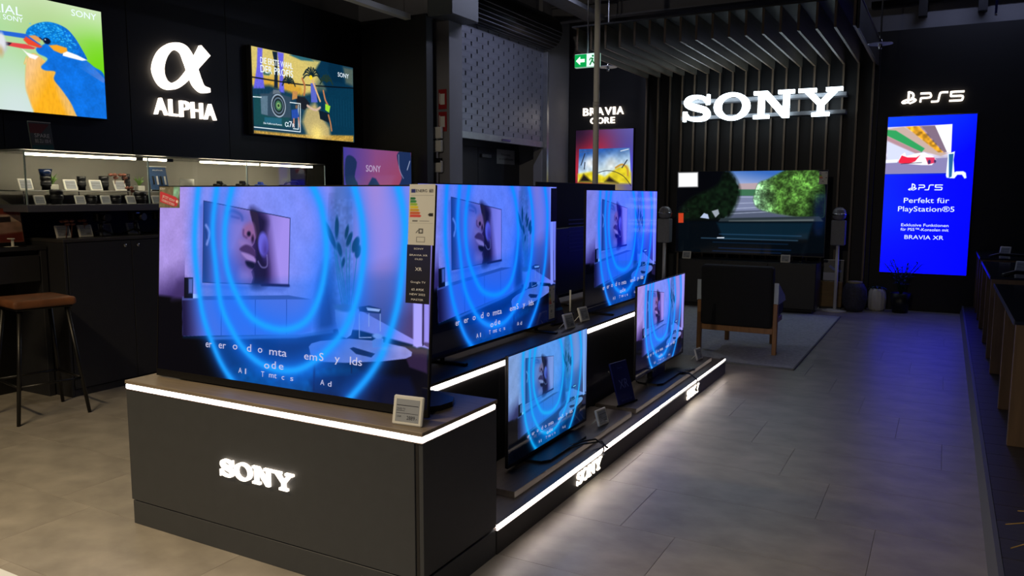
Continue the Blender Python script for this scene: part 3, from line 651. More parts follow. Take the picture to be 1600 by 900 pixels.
    P.spoly(R2, (0, 100, 255), .12, .07); P.spoly(R3, (30, 120, 255), .1, .06)
    for r in (R2[3:13], R3[3:9]): P.line(r, .13, (10, 110, 250), a=.32, glow=True)
    for r in (R1, R1b, R2, R3): P.line(r, .06, (20, 116, 255), a=.4, glow=True); P.line(r, .021, (24, 156, 255), a=.97, glow=True)
    return P
paint_demo(P)
demo_me = P.mesh('screen', 1.0)          # height 1, scaled by each set
CAP1 = [('er', 0.375, 0.418, 0.154, 0.04), ('er', 0.471, 0.522, 0.157, 0.04), ('o', 0.573, 0.605, 0.161, 0.039), ('d', 0.673, 0.702, 0.159, 0.041), ('o', 0.749, 0.779, 0.161, 0.038), ('mta', 0.827, 0.942, 0.157, 0.04), ('em', 1.056, 1.137, 0.157, 0.039), ('S', 1.151, 1.177, 0.16, 0.04), ('y', 1.246, 1.277, 0.163, 0.039), ('lds', 1.338, 1.409, 0.16, 0.04)]
CAP2 = [('o', 0.794, 0.829, 0.085, 0.039), ('d', 0.844, 0.872, 0.089, 0.04), ('e', 0.893, 0.923, 0.09, 0.038)]
CAP3 = [('A', 0.616, 0.641, 0.042, 0.029), ('I', 0.663, 0.67, 0.041, 0.03), ('T', 0.775, 0.795, 0.04, 0.029), ('mt', 0.828, 0.879, 0.042, 0.029), ('c', 0.913, 0.93, 0.04, 0.029), ('s', 0.97, 0.989, 0.041, 0.028), ('A', 1.162, 1.186, 0.043, 0.027), ('d', 1.208, 1.23, 0.041, 0.027)]
cap_me = [text_mesh([c], .003, .0) for c in CAP1+CAP2+CAP3]

SCR_B = pic_mat('screen_glow_deep', 1.0, .06, tint=(.55, .82, 1.1)); SCR_C = pic_mat('screen_glow_cyan', 1.0, .06, tint=(.55, 1.25, .95))
SHELLM = mat('set_shell', (12, 12, 13), .65, spec=.3)
def tv(label, loc, rz, W, H, zb, stand, tilt=0., picture=demo_me, group='large flat screens on the island', on=True, bot=.014, name='television', base=None, captions=True, scr=None):
    """flat screen set facing -Y, standing at loc"""
    t = thing(name, label, 'television', loc, rz, group, tilt)
    MB().box(-W/2, W/2, .0, .012, zb, zb+H, .002).build('panel', SHELLM, t)
    MB().box(-W*.4, W*.4, .012, .05, zb+.03, zb+H*.62, .012, 2).build('rear_housing', SATB, t)
    b = .005
    fr = MB()
    fr.box(-W/2, W/2, -.004, 0, zb+H-b, zb+H).box(-W/2, W/2, -.004, 0, zb, zb+bot).box(-W/2, -W/2+b, -.004, 0, zb+bot, zb+H-b).box(W/2-b, W/2, -.004, 0, zb+bot, zb+H-b)
    fr.build('bezel', SATB, t)
    if on:
        sh_ = H-bot-b; swd = W-2*b
        s = link('screen', picture, SCR, t, (-swd/2, -.002, zb+bot)); s.scale = (swd/(16/9), 1, sh_)
        if scr: s.material_slots[0].link = 'OBJECT'; s.material_slots[0].material = scr
        if captions:
            for me in cap_me: link('caption', me, CAPT, s)
    if stand == 'plate':
        w_, d0, d1 = base
        pts = [(x, y) for x, y in [(-w_/2+.06, d0), (w_/2-.06, d0), (w_/2-.015, d0+.03), (w_/2, (d0+d1)/2), (w_/2-.015, d1-.03), (w_/2-.06, d1), (-w_/2+.06, d1), (-w_/2+.015, d1-.03), (-w_/2, (d0+d1)/2), (-w_/2+.015, d0+.03)]]
        MB().prism(pts, 0, .014, 'z').build('base_plate', SATB, t)
        MB().box(-w_*.25, w_*.25, .012, .05, .01, zb+.12, .006).build('neck', SATB, t)
    elif stand == 'feet':
        for s_ in (-1, 1):
            f = MB().tube([(s_*base, .02, zb+.03), (s_*base, .02, .012)], .012, 8)
            f.box(s_*base-.016, s_*base+.016, -.12, .15, 0, .014, .004); f.build('foot', SATB, t)
    return t

tv1 = tv('largest front screen with blue rings on the cabinet nearest the camera', (-2.3235, 2.278, .653), math.radians(.86), 1.452, .84, .006, None, math.radians(-4.2), bot=.03)
# its base plate stands behind the panel
b = MB().prism([(-.62, .03), (.60, .03), (.66, .06), (.70, .12), (.71, .19), (.68, .25), (.6, .28), (-.62, .28)], 0, .02, 'z').build('base_plate', SATB, tv1)
b.rotation_euler = (math.radians(4.2), 0, 0); b.location = (0, 0, .002)
# stickers on that set
def label_mesh(): pass
ENP = Pic(.42, 110)
ENP.bg((214, 214, 204))
ENP.poly([(.03, .86), (.1, .86), (.1, .92), (.03, .92)], (30, 40, 120)); ENP.poly([(.32, .86), (.39, .86), (.39, .92), (.32, .92)], (150, 150, 146)).noise(.5, .012, [(.32, .86), (.39, .86), (.39, .92), (.32, .92)], 3)
for i, c in enumerate([(0, 110, 60), (40, 140, 70), (150, 190, 60), (226, 206, 40), (212, 160, 40), (214, 96, 50), (222, 70, 62)]):
    y = .745-i*.048; x1 = .09+.016*i
    ENP.poly([(.02, y), (x1, y), (x1+.02, y+.02), (x1, y+.04), (.02, y+.04)], c)
ENP.poly([(.31, .50), (.335, .525), (.395, .525), (.395, .475), (.335, .475)], (24, 24, 26))
ENP.line([(.03, .815), (.39, .815)], .004, (130, 130, 126)); ENP.line([(.03, .36), (.39, .36)], .003, (160, 160, 154)); ENP.line([(.07, .395), (.14, .395)], .02, (90, 90, 90)); ENP.line([(.18, .395), (.33, .395)], .01, (130, 130, 130))
ENP.poly([(.17, .19), (.24, .19), (.24, .27), (.17, .27)], (30, 30, 32)).poly([(.185, .205), (.225, .205), (.225, .255), (.185, .255)], (206, 206, 198)); ENP.line([(.13, .2), (.16, .24)], .012, (70, 70, 70))
ENP.line([(.14, .05), (.27, .05), (.27, .13), (.14, .13), (.14, .05)], .007, (90, 90, 90), smooth=1)
en_me = ENP.mesh('energy_label', 1.0)
PRT = print_mat('printed_label')
BLK = Pic(.4, 90); BLK.bg((16, 18, 40)).grad((0, .3), (0, .9), (18, 24, 70)); blk_me = BLK.mesh('range_label', 1.0)
RED = Pic(1.5, 60); RED.bg((120, 116, 96)).poly([(1.0, .55), (1.4, .45), (1.5, 1), (1.05, 1)], (140, 200, 180), .1).noise(.2, .12, None, 2)
RED.poly([(.05, .72), (.1, .78), (1.2, .52), (1.42, .35), (1.3, .1), (1.1, .06), (.06, .28)], (202, 60, 74)); RED.ell((1.3, .3), .08, .07, (240, 220, 214)); red_me = RED.mesh('promo_sticker', 1.0)
LETP = mat('label_print_white', (235, 235, 235), .6)
def energy(parent, x, z, h, wd, y=-.006):
    o = link('energy_label', en_me, PRT, parent, (x, y, z)); o.scale = (wd/.42, 1, h); o['label'] = 'white energy label with coloured arrows'
    return o
e = energy(tv1, .617, .63, .218, .112)
link('lettering', text_mesh([('ENERG', .11, .29, .868, .05)], .001), INK, e)
o = link('range_label', blk_me, PRT, tv1, (.615, -.0075, .418)); o.scale = (.104/.4, 1, .212); o['label'] = 'dark blue model label with white lettering'
letters([('SONY', .12, .28, .92, .03), ('BRAVIA XR', .05, .35, .81, .032), ('OLED', .14, .27, .745, .028), ('XR', .15, .26, .56, .06), ('Google TV', .08, .33, .35, .035), ('65 A95K', .1, .31, .22, .04), ('NEW 2022', .07, .33, .14, .035), ('MASTER', .1, .3, .05, .035)], LETP, o, depth=.001)
o = link('promo_sticker', red_me, PRT, tv1, (-.722, -.006, .75)); o.scale = (.132/1.5, 1, .092); o['label'] = 'red price tag promotion sticker'
link('lettering', text_mesh([('SONY', .06, .45, .86, .09)], .001), LETP, o)
for l2 in letters([('JETZT SONY', .0, .95, .13, .12), ('CASHBACK SICHERN', .0, .95, -.05, .12)], LETP, o, (.2, 0, .38), depth=.001): l2.rotation_euler = (0, .26, 0)

tv2 = tv('tall rear screen on the upper step right behind the front cabinet', (-2.08, 3.63, .652), EAST, 1.447, .832, .032, 'feet', base=.5, scr=SCR_B)
tv4 = tv('rear screen at the far end of the upper step, mirroring the blue poster', (-2.06, 5.478, .652), EAST, 1.447, .83, .018, 'feet', base=.5, scr=SCR_B)
tv3 = tv('smallest screen on the lower step beside the front cabinet', (-1.755, 3.627, .148), EAST, .935, .545, .022, 'plate', base=(.56, -.11, .1), scr=SCR_C)
tv5 = tv('smaller screen on the far end of the lower step above the second wordmark', (-1.76, 5.474, .148), EAST, 1.092, .632, .085, 'plate', base=(.6, -.1, .1))
for p, W, H, zb in ((tv2, 1.447, .832, .032),):
    o = link('range_label', blk_me, PRT, p, (.635, -.006, zb+.62)); o.scale = (.08/.4, 1, .2); o['label'] = 'dark teal model label'
    energy(p, .62, zb+.03, .2, .08)
tvb = tv('black screen turned away, its vented back to the aisle', (-2.55, 5.75, .652), -EAST, 1.5, .87, .035, 'feet', base=.5, on=False)
for k in range(9): MB().box(-.02, .3, .05, .053, .38+k*.03, .388+k*.03).build('vent_slot', mat('vent', (40, 44, 60), .4), tvb)

# ------------------------------------------------------------------ price tags, signs and small goods on the island
tag_me = MB().box(-.058, .058, 0, .014, 0, .1, .004).mesh('frame'); face_me = MB().box(-.045, .045, -.001, .0, .012, .088).mesh('display')
tag_txt = [text_mesh([c], .0014) for c in (('2889.-', -.0, .04, .02, .014), ('UVP', -.038, -.022, .026, .006), ('OLED TV', -.04, -.008, .052, .007))]; leg_me = MB().tube([(-.04, .012, .05), (-.04, .09, .004)], .003, 5).tube([(.04, .012, .05), (.04, .09, .004)], .003, 5).mesh('prop')
bar_me = MB().box(-.042, .042, -.0016, -.001, .066, .068).box(-.042, -.01, -.0016, -.001, .048, .0492).box(-.042, .042, -.0016, -.001, .04, .0412).mesh('print')
def price_tag(label, loc, rz, s=1., tilt=-.25, group='electronic price tags', text=True, prop=False):
    t = thing('price_tag', label, 'price tag', loc, rz, group, tilt); t.scale = (s, s, s)
    link('frame', tag_me, PLAST, t); d = link('display', face_me, EINK, t); link('print', bar_me, INK, d)
    for q in (tag_txt if text else ()): link('lettering', q, INK, d)
    if prop: link('prop', leg_me, PLAST, t)
    return t
price_tag('white price tag reading 2889 in front of the largest screen', (-1.622, 2.188, .654), .1, 1.04, -.2)
price_tag('price tag on the lower step between the smallest screen and the dark blue sign', (-1.652, 4.13, .15), EAST-.15, .95, -.3, prop=True)
price_tag('price tag at the far end of the lower step', (-1.665, 6.21, .15), EAST-.15, .95, -.3, prop=True)
price_tag('price tag on the upper step under the leaning leaflet', (-1.965, 4.345, .654), EAST-.1, .95, -.3, prop=True)
price_tag('price tag on the upper step in the gap right of the leaflet', (-2.0, 4.65, .654), EAST-.1, .95, -.3, prop=True)
NAVY = mat('navy_card', (22, 30, 92), .35, noise=.1, scale=4); 
def lean_sign(label, loc, rz, W, H, tilt, m, lets, lm, name='counter_sign'):
    t = thing(name, label, 'sign', loc, rz, None, tilt)
    MB().box(-W/2, W/2, 0, .012, 0, H, .002).build('card', m, t)
    if lets: letters(lets, lm, t, depth=.0012)
    MB().box(-W/2-.006, W/2+.006, -.012, .02, -.004, .006, .001).build('foot_strip', GLOSSB, t)
    return t
PALE = mat('pale_print', (84, 96, 168), .5)
lean_sign('dark blue sign with two large letters leaning on the lower step', (-1.70, 4.64, .152), EAST-.2, .19, .27, -.3, NAVY, [('XR', -.05, .055, .1, .06), ('Sony', -.03, .03, .225, .012), ('BRAVIA XR', -.06, .06, .02, .012)], PALE)
lean_sign('dark blue sign half hidden beside the front cabinet', (-1.70, 2.78, .122), EAST-.2, .2, .27, -.3, NAVY, [('XR', -.05, .06, .06, .04)], PALE)
t = lean_sign('leaflet with a cyan band leaning between the two rear screens', (-2.1, 4.46, .654), EAST-.1, .17, .24, -.35, NAVY, [], PALE)
MB().box(-.085, .085, -.002, 0, .085, .102).build('cyan_band', mat('cyan_band', (50, 130, 200), .4), t); MB().ribbon([(-.04, .16), (0, .2), (.05, .19), (.03, .14)], .03, -.002, 0).build('drawing', PALE, t)
t = thing('stylus_stand', 'thin white stick upright behind the price tag on the upper step', 'stand', (-2.1, 4.62, .653))
MB().tube([(0, 0, .06), (0, 0, .2)], .006, 8).build('stick', PLAST, t); MB().lathe([(.025, 0), (.025, .05), (.008, .06)], 12).build('holder', SATB, t)
def cable(label, pts, r=.005):
    t = thing('cable', label, 'cable', pts[0]); p0 = Vector(pts[0])
    Q = [Vector(p)-p0 for p in pts]
    MB().tube(Q, r, 6).build('lead', SATB, t); MB().tube([Q[-1], Q[-1]+Vector((.002, .02, -.01))], r*1.8, 6).build('plug', SATB, t)
cable('black cable looping over the lit edge near the first small wordmark', [(-1.66, 3.66, .158), (-1.62, 3.74, .165), (-1.57, 3.80, .168), (-1.525, 3.80, .145), (-1.518, 3.79, .12), (-1.515, 3.76, .105)])
cable('second black cable beside the smallest screen', [(-1.66, 3.60, .158), (-1.6, 3.72, .16), (-1.545, 3.83, .152), (-1.52, 3.82, .13)], .004)
cable('thin cable hanging over the second small wordmark', [(-1.68, 5.66, .158), (-1.58, 5.62, .16), (-1.52, 5.585, .13), (-1.512, 5.56, .085), (-1.512, 5.53, .07)], .005)
t = thing('remote_control', 'black remote lying on the lower step under the far smaller screen', 'remote', (-1.64, 5.72, .149), EAST-.3)
MB().box(-.09, .09, -.025, .025, 0, .016, .005).build('body', SATB, t)
for k in range(5): MB().box(-.07+k*.03, -.055+k*.03, -.01, .01, .016, .019).build('button', mat('button', (90, 92, 98), .5), t)

# ================================================================== left wall: lit posters and sign
POST = pic_mat('lightbox_print', 1.15, .35, .3)
def lightbox(name, label, pic, H, loc, rz, texts=(), depth=.06, m=None, group='lit wall posters', cat='poster', frame=.012):
    W = H*pic.asp
    t = thing(name, label, cat, loc, rz, group)
    MB().box(-frame, W+frame, -depth, 0, -frame, H+frame, .003).build('frame', SATB, t)
    p = link('picture', pic.mesh('picture', H, y=-depth-.002), m or POST, t)
    letters([(s, a*H, b*H, c*H, d*H) for s, a, b, c, d in texts], PANEL_W, p, (0, -depth-.002, 0))
    return t, p
# kingfisher
K = Pic(1.79, 300)
K.bg((150, 205, 128)).grad((0.3, 1), (1.2, 0), (186, 216, 190), 0, .9).glow((1.75, .45), .45, (110, 205, 20)).grad((1.0, .7), (1.0, 1.05), (214, 224, 196), 0, .8).glow((.95, 0), .4, (200, 216, 214)).glow((1.2, .75), .3, (170, 196, 130), .6)
BR = [tuple(q) for q in Pic.curve([(1.038, 0.41), (1.064, 0.48), (1.045, 0.357), (1.036, 0.218), (1.052, 0.137), (1.089, 0.019), (1.132, -0.022), (1.551, -0.02), (1.498, 0.127), (1.378, 0.345), (1.298, 0.391), (1.199, 0.478), (1.111, 0.509)])]
K.poly(BR, (238, 168, 30), .02); K.grad([(1.302, 0.363)][0], [(1.135, 0.452)][0], (232, 190, 150), 0, .8, BR); K.poly([(1.274, 0.388), (1.374, 0.287), (1.509, 0.099), (1.582, -0.03), (1.414, -0.032), (1.331, 0.168)], (222, 180, 120), .05, .7); K.noise(.05, .03, BR, 4, 3.)
BD = [tuple(q) for q in Pic.curve([(1.195, 0.589), (1.291, 0.649), (1.409, 0.635), (1.453, 0.573), (1.574, 0.545), (1.684, 0.479), (1.796, 0.387), (1.797, -0.036), (1.537, -0.045), (1.436, 0.121), (1.358, 0.228), (1.293, 0.311), (1.309, 0.381), (1.216, 0.38), (1.183, 0.409), (1.246, 0.485), (1.168, 0.518), (1.148, 0.559)])]
K.poly(BD, (14, 108, 214), .012); K.noise(.05, .014, BD, 6).noise(.08, .05, BD, 16)
K.grad([(1.521, 0.479)][0], [(1.772, 0.42)][0], (110, 130, 205), 0, .6, [(1.46, 0.494), (1.623, 0.518), (1.795, 0.375), (1.78, 0.337), (1.58, 0.43)])
HD = [tuple(q) for q in Pic.curve([(1.067, 0.677), (1.092, 0.725), (1.162, 0.776), (1.256, 0.81), (1.349, 0.811), (1.442, 0.783), (1.511, 0.72), (1.568, 0.637), (1.624, 0.529), (1.525, 0.55), (1.429, 0.569), (1.36, 0.627), (1.277, 0.613), (1.21, 0.647), (1.143, 0.657), (1.075, 0.646)])]
K.poly(HD, (10, 120, 206), .008); K.grad([(1.409, 0.635)][0], [(1.567, 0.718)][0], (16, 70, 190), 0, .6, HD); K.noise(.16, .01, HD, 8)
rr = random.Random(3)
for k in range(90):
    u = rr.random(); a = [(1.102, 0.716), (1.521, 0.676)]; x = a[0][0]*(1-u)+a[1][0]*u; y = [(1.302, 0.808)][0][1]-.22*(u-.35)**2-rr.random()*.12
    K.ell((x, y-.01), .007, .0045, (60, 190, 246), .006, .8)
K.poly([(1.392, 0.564), (1.429, 0.581), (1.526, 0.561), (1.624, 0.529), (1.573, 0.516), (1.45, 0.527), (1.39, 0.535)], (248, 244, 244), .01); K.poly([(1.024, 0.539), (1.067, 0.513), (1.166, 0.495), (1.136, 0.463), (1.086, 0.472)], (244, 240, 240), .01)
K.poly([(1.265, 0.606), (1.337, 0.623), (1.431, 0.61), (1.435, 0.582), (1.379, 0.55), (1.309, 0.568)], (240, 160, 36), .012); K.poly([(1.076, 0.657), (1.144, 0.674), (1.2, 0.656), (1.186, 0.62), (1.108, 0.635)], (222, 150, 84), .012)
K.ell([(1.25, 0.642)][0], .034, .028, (8, 20, 50), .01); K.ell([(1.236, 0.651)][0], .006, .006, (200, 220, 250), .005); K.line([(1.188, 0.66), (1.21, 0.647)], .012, (10, 30, 80), .01)
K.poly([(0.502, 0.649), (0.851, 0.663), (1.066, 0.671), (1.196, 0.6), (1.16, 0.572), (1.086, 0.631), (0.849, 0.628), (0.499, 0.608)], (36, 96, 204), .008); K.poly([(1.065, 0.649), (1.206, 0.585), (1.182, 0.57), (1.082, 0.581), (1.041, 0.618)], (226, 70, 44), .012)
K.poly([(0.494, 0.536), (0.871, 0.574), (1.06, 0.583), (1.148, 0.565), (1.125, 0.55), (1.035, 0.541), (0.869, 0.547), (0.491, 0.505)], (216, 66, 70), .008); K.poly([(0.494, 0.536), (0.871, 0.574), (0.94, 0.574), (0.917, 0.549), (0.491, 0.505)], (36, 30, 54), .01)
K.ell([(0.781, 0.548)][0], .12, .1, (186, 190, 196), .03); K.ell([(0.856, 0.576)][0], .03, .07, (214, 216, 224), .02); K.ell([(0.844, 0.489)][0], .02, .04, (190, 170, 120), .03)

kt, kp = lightbox('lit_poster', 'glowing poster of a blue and orange kingfisher on the left wall', K, .829, (-6.0, 2.59, 2.058), EAST,
    [('SPEZIAL', 0.6, 1.045, [(1.005, 0.817)][0][1], .075), ('OBJEKTIVE VON SONY', .40, 1.05, [(1.001, 0.762)][0][1], .045), ('SONY', [(1.494, 0.935)][0][0], [(1.739, 0.942)][0][0], [(1.61, 0.911)][0][1], .06)])
# beach volleyball poster with a camera
A = Pic(1.8, 230)
A.bg((8, 46, 74)); A.grad((0, .5), (0, 1), (206, 190, 110), .0, 1.0)
A.poly([(-0.113, 1.064), (0.544, 1.176), (0.81, 0.988), (1.154, 0.878), (1.024, 0.58), (0.791, 0.499), (-0.028, 0.426), (-0.079, 0.783)], (206, 186, 104), .1).poly([(0.022, 0.666), (0.525, 0.701), (0.797, 0.634), (0.848, 0.505), (0.462, 0.479), (0.014, 0.504)], (204, 156, 50), .08)
A.poly([(0.649, 1.102), (1.923, 1.112), (1.889, -0.017), (1.306, 0.033), (1.266, 0.649), (1.058, 0.865), (1.158, 0.992), (0.81, 0.988)], (6, 46, 72), .04)
A.poly([(-0.043, 0.533), (0.258, 0.584), (0.792, 0.515), (1.39, 0.663), (1.912, 0.741), (1.891, 0.027), (-0.07, -0.056)], (6, 50, 74), .05)
A.poly([(0.612, 0.989), (0.701, 1.018), (0.982, 0.998), (1.039, 0.974), (0.809, 0.956)], (40, 96, 110), .02); A.poly([(0.163, 0.728), (0.306, 0.74), (0.263, 0.697), (0.182, 0.694)], (50, 100, 90), .02)
for q in ([(0.096, 0.998), (0.175, 1.003), (0.157, 0.816), (0.185, 0.538), (0.015, 0.518), (0.076, 0.775)], [(0.41, 0.996), (0.516, 0.997), (0.496, 0.789), (0.507, 0.522), (0.421, 0.52), (0.443, 0.781)]): A.poly(q, (96, 92, 216), .02)
A.poly([(0.327, 0.99), (0.41, 0.996), (0.402, 0.564), (0.34, 0.564), (0.362, 0.846)], (12, 30, 48), .012)
for cx, cy, n, L, c in (([(0.997, 0.777)][0][0], [(0.997, 0.777)][0][1], 9, .16, (8, 30, 40)), ([(0.587, 0.647)][0][0], [(0.587, 0.647)][0][1], 7, .11, (10, 34, 40)), ([(1.269, 0.747)][0][0], [(1.269, 0.747)][0][1], 7, .12, (30, 50, 40))):
    for k in range(n):
        a = PI*k/(n-1)+.1; A.line([(cx, cy), (cx+L*.6*math.cos(a), cy+L*.6*math.sin(a)+.02), (cx+L*math.cos(a), cy+L*.7*math.sin(a)-.03)], .018, c, .01)
for k in range(34): A.line([(k*.055, .55), (k*.055, .2)], .006, (16, 70, 96), .006, .7, smooth=1)
A.line([(-0.018, 0.646), (0.797, 0.657), (1.844, 0.733)], .016, (6, 14, 22), .006); A.poly([(1.344, 1.133), (1.53, 1.096), (1.596, 0.771), (1.393, 0.763), (1.299, 0.898)], (4, 40, 64), .03); A.poly([(1.603, 0.981), (1.812, 0.985), (1.805, 0.754), (1.648, 0.777)], (150, 140, 100), .05, .5)
A.poly([(0.012, 0.445), (0.592, 0.493), (0.576, 0.103), (-0.005, 0.089)], (10, 66, 72), .03)
A.poly([(-0.046, 0.034), (0.773, 0.038), (1.784, 0.09), (1.782, 0.003), (-0.049, -0.032)], (176, 140, 60), .02); A.noise(.25, .012, [(-0.046, 0.034), (0.773, 0.038), (1.784, 0.09), (1.782, 0.003), (-0.049, -0.032)], 2)
A.poly([(0.877, 0.365), (1.043, 0.462), (1.192, 0.272), (1.31, 0.158), (1.318, 0.025), (0.887, 0.03), (0.802, 0.199)], (196, 172, 110), .07, .9); A.glow([(1.064, 0.058)][0], .12, (246, 220, 120), .9)
# players
A.poly([(0.702, 0.505), (0.86, 0.507), (0.949, 0.436), (0.853, 0.347), (0.719, 0.382)], (16, 20, 30), .012); A.poly([(0.649, 0.562), (0.738, 0.564), (0.723, 0.476), (0.634, 0.451)], (186, 130, 70), .012); A.line([(0.823, 0.731), (0.865, 0.642), (0.849, 0.537)], .03, (176, 110, 64), .01)
A.poly([(0.97, 0.694), (1.052, 0.704), (1.091, 0.467), (0.973, 0.455)], (84, 96, 190), .012); A.line([(1.007, 0.731), (1.072, 0.61), (1.139, 0.488)], .028, (214, 170, 120), .01); A.line([(1.204, 0.625), (1.237, 0.514), (1.284, 0.453)], .026, (190, 120, 76), .01); A.poly([(1.235, 0.465), (1.332, 0.442), (1.305, 0.356), (1.232, 0.383)], (150, 214, 50), .01); A.poly([(1.111, 0.371), (1.317, 0.341), (1.3, 0.224), (1.131, 0.259)], (12, 26, 40), .012); A.line([(1.291, 0.322), (1.325, 0.226), (1.346, 0.127)], .026, (176, 116, 74), .01); A.line([(0.902, 0.407), (1.04, 0.365), (1.136, 0.406)], .03, (200, 170, 150), .012)
A.ell([(0.979, 0.767)][0], .028, .028, (238, 206, 30), .008)
# camera
CAMB = [(0.112, 0.47), (0.254, 0.486), (0.328, 0.54), (0.422, 0.543), (0.473, 0.496), (0.613, 0.48), (0.603, 0.23), (0.262, 0.216), (0.121, 0.233)]
A.poly(CAMB, (44, 66, 84), .012); A.poly([(0.12, 0.442), (0.232, 0.454), (0.222, 0.227), (0.121, 0.233)], (86, 112, 130), .012); A.poly([(0.328, 0.54), (0.422, 0.543), (0.452, 0.493), (0.315, 0.486)], (96, 108, 120), .01)
for r, c in ((.148, (34, 46, 58)), (.14, (150, 168, 186)), (.122, (20, 28, 36)), (.1, (92, 112, 130)), (.082, (16, 30, 34)), (.06, (60, 110, 80)), (.036, (130, 170, 100)), (.018, (16, 40, 30))): A.ell([(0.404, 0.358)][0], r*.86, r, c, .008)
A.poly([(0.17, 0.2), (0.451, 0.209), (0.447, 0.132), (0.167, 0.125)], (26, 90, 112), .01)
for q in ([(0.001, 0.421), (0.13, 0.428)], [(-0.005, 0.071), (0.763, 0.069)], [(0.763, 0.069), (0.777, 0.419)], [(0.777, 0.419), (0.599, 0.416)], [(0.73, 0.099), (0.742, 0.4)], [(0.73, 0.099), (0.641, 0.1)]): A.line(q, .01, (230, 240, 244), smooth=1)
A.poly([(0.618, 0.325), (0.729, 0.351), (0.747, 0.242), (0.624, 0.216)], (30, 70, 160), .012); A.line([(0.657, 0.219), (0.653, 0.125)], .024, (190, 130, 110), .01); A.line([(0.736, 0.241), (0.754, 0.132)], .02, (190, 130, 110), .01); A.ell([(0.708, 0.373)][0], .02, .024, (120, 90, 70), .01)
A.noise(.06, .01, None, 15)
lightbox('lit_poster', 'glowing poster of beach volleyball players and a camera on the left wall', A, .825, (-6.0, 5.615, 2.053), EAST,
    [('DIE ERSTE WAHL', .13, .66, .825, .075), ('DER PROFIS', .13, .66, .72, .09), ('SONY', 1.49, 1.71, .845, .06), ('α7', .50, .62, .115, .075), ('R', .625, .665, .115, .05), ('Die Vollformat-Kamera', .15, .45, .12, .022)])
# the lit greek letter and word
t = thing('illuminated_sign', 'white glowing greek letter above a capital word on the left wall', 'sign', (-6.0, 0, 0), EAST)
AP = [(5.099, 2.754), (5.002, 2.633), (4.921, 2.533), (4.822, 2.437), (4.721, 2.392), (4.639, 2.42), (4.6, 2.516), (4.638, 2.634), (4.713, 2.715), (4.792, 2.744), (4.871, 2.724), (4.921, 2.649), (4.963, 2.544), (5.0, 2.459), (5.053, 2.409), (5.131, 2.406)]
MB().ribbon(AP, [.125, .085, .06, .05, .055, .085, .105, .085, .06, .06, .085, .105, .105, .1, .07, .035], -.04, 0, 5).build('greek_letter', LETW, t)
lit_word('ALPHA', 4.551, 5.196, 2.142, .15, LETW, t, .035, .002)

# ================================================================== left wall: counter, wall showcase
ctr = thing('counter', 'dark grey counter with locked doors under the glass showcase', 'counter', (0, 0, 0))
CX, CY0, CY1 = -5.44, 3.345, 6.0
MB().box(-5.99, CX+.0, CY0+.001, CY1, 1.118, 1.142, .002).build('worktop', mat('counter_top', (58, 57, 58), .4, noise=.06, scale=12), ctr)
MB().box(-5.985, CX-.022, CY0+.02, CY1-.01, .05, 1.117).build('carcass', COUNTER, ctr)
MB().box(-5.985, CX-.002, CY0+.002, CY0+.02, 0, 1.117, .001).build('end_panel', COUNTER, ctr)
MB().box(-5.9, CX-.01, CY0+.02, CY1, 0, .05).build('plinth', COUNTER, ctr)
ds = [3.37, 3.878, 4.386, 4.894, 5.402, 5.98]
for i, (a, b) in enumerate(zip(ds[:-1], ds[1:])):
    d = MB().box(CX-.02, CX, a+.002, b-.002, .056, 1.112, .0015).build('door', COUNTER, ctr)
    yl = b-.055 if i % 2 == 0 else a+.055
    MB().lathe([(.0, .008), (.012, .008), (.013, 0)], 12, Matrix.Translation((CX, yl, 1.075)) @ Matrix.Rotation(PI/2, 4, 'Y')).build('lock', CHROME, d)
# glass showcase hung above it
sc = thing('glass_showcase', 'long lit glass wall showcase holding lenses and cameras', 'showcase', (0, 0, 0))
SX, SY0, SY1, SZ0, SZ1 = -5.5, 3.15, 6.12, 1.385, 1.75
MB().box(-5.99, SX, SY0, SY1, 1.335, 1.385, .002).build('base_board', mat('case_base', (84, 86, 98), .45), sc)
MB().box(-5.99, -5.975, SY0, SY1, SZ0, SZ1).build('back_panel', mat('case_back', (150, 148, 140), .6, noise=.06, scale=3), sc)
MB().box(-5.99, SX+.004, SY0-.004, SY1+.004, SZ1, SZ1+.012, .001).build('glass_top', GLASS, sc)
for a, b in ((SY0, 4.1), (4.104, 5.1), (5.104, SY1)): MB().box(SX-.006, SX, a, b, SZ0, SZ1).build('glass_pane', GLASS, sc)
for y in (SY0, SY1-.006): MB().box(-5.97, SX-.006, y, y+.006, SZ0, SZ1).build('glass_pane', GLASS, sc)
for a, b in ((3.17, 4.18), (5.16, 6.1)): MB().box(-5.93, -5.66, a, b, 1.478, 1.486, .001).build('glass_shelf', mat('shelf_white', (206, 208, 210), .4), sc)
MB().box(-5.93, -5.60, 3.17, 4.95, 1.478, 1.486, .001).build('glass_shelf', mat('shelf_pale', (206, 208, 206), .4), sc)
for y in (3.2, 3.6, 4.0, 4.4, 4.9): MB().tube([(-5.62, y, SZ0), (-5.62, y, 1.478)], .004, 6).build('shelf_support', CHROME, sc)
for a, b in ((3.19, 4.04), (4.10, 4.32), (4.66, 5.3), (5.34, 6.0)): MB().box(-5.58, -5.556, a, b, 1.726, 1.742, .002).build('light_strip', LEDW, sc)
for y in (4.07, 4.345): MB().box(-5.585, -5.55, y-.03, y+.03, 1.722, 1.746, .002).build('driver_clip', SATB, sc)
MB().box(-5.985, SX+.004, SY0-.004, SY1+.004, SZ1+.012, SZ1+.016).build('top_edge', mat('case_edge', (90, 92, 96), .4), sc)
for y in (SY0+.003, 4.102, 5.102, SY1-.003): MB().box(SX-.008, SX+.002, y-.004, y+.004, SZ0, SZ1).build('corner_post', mat('glass_edge', (150, 170, 176), .2), sc)

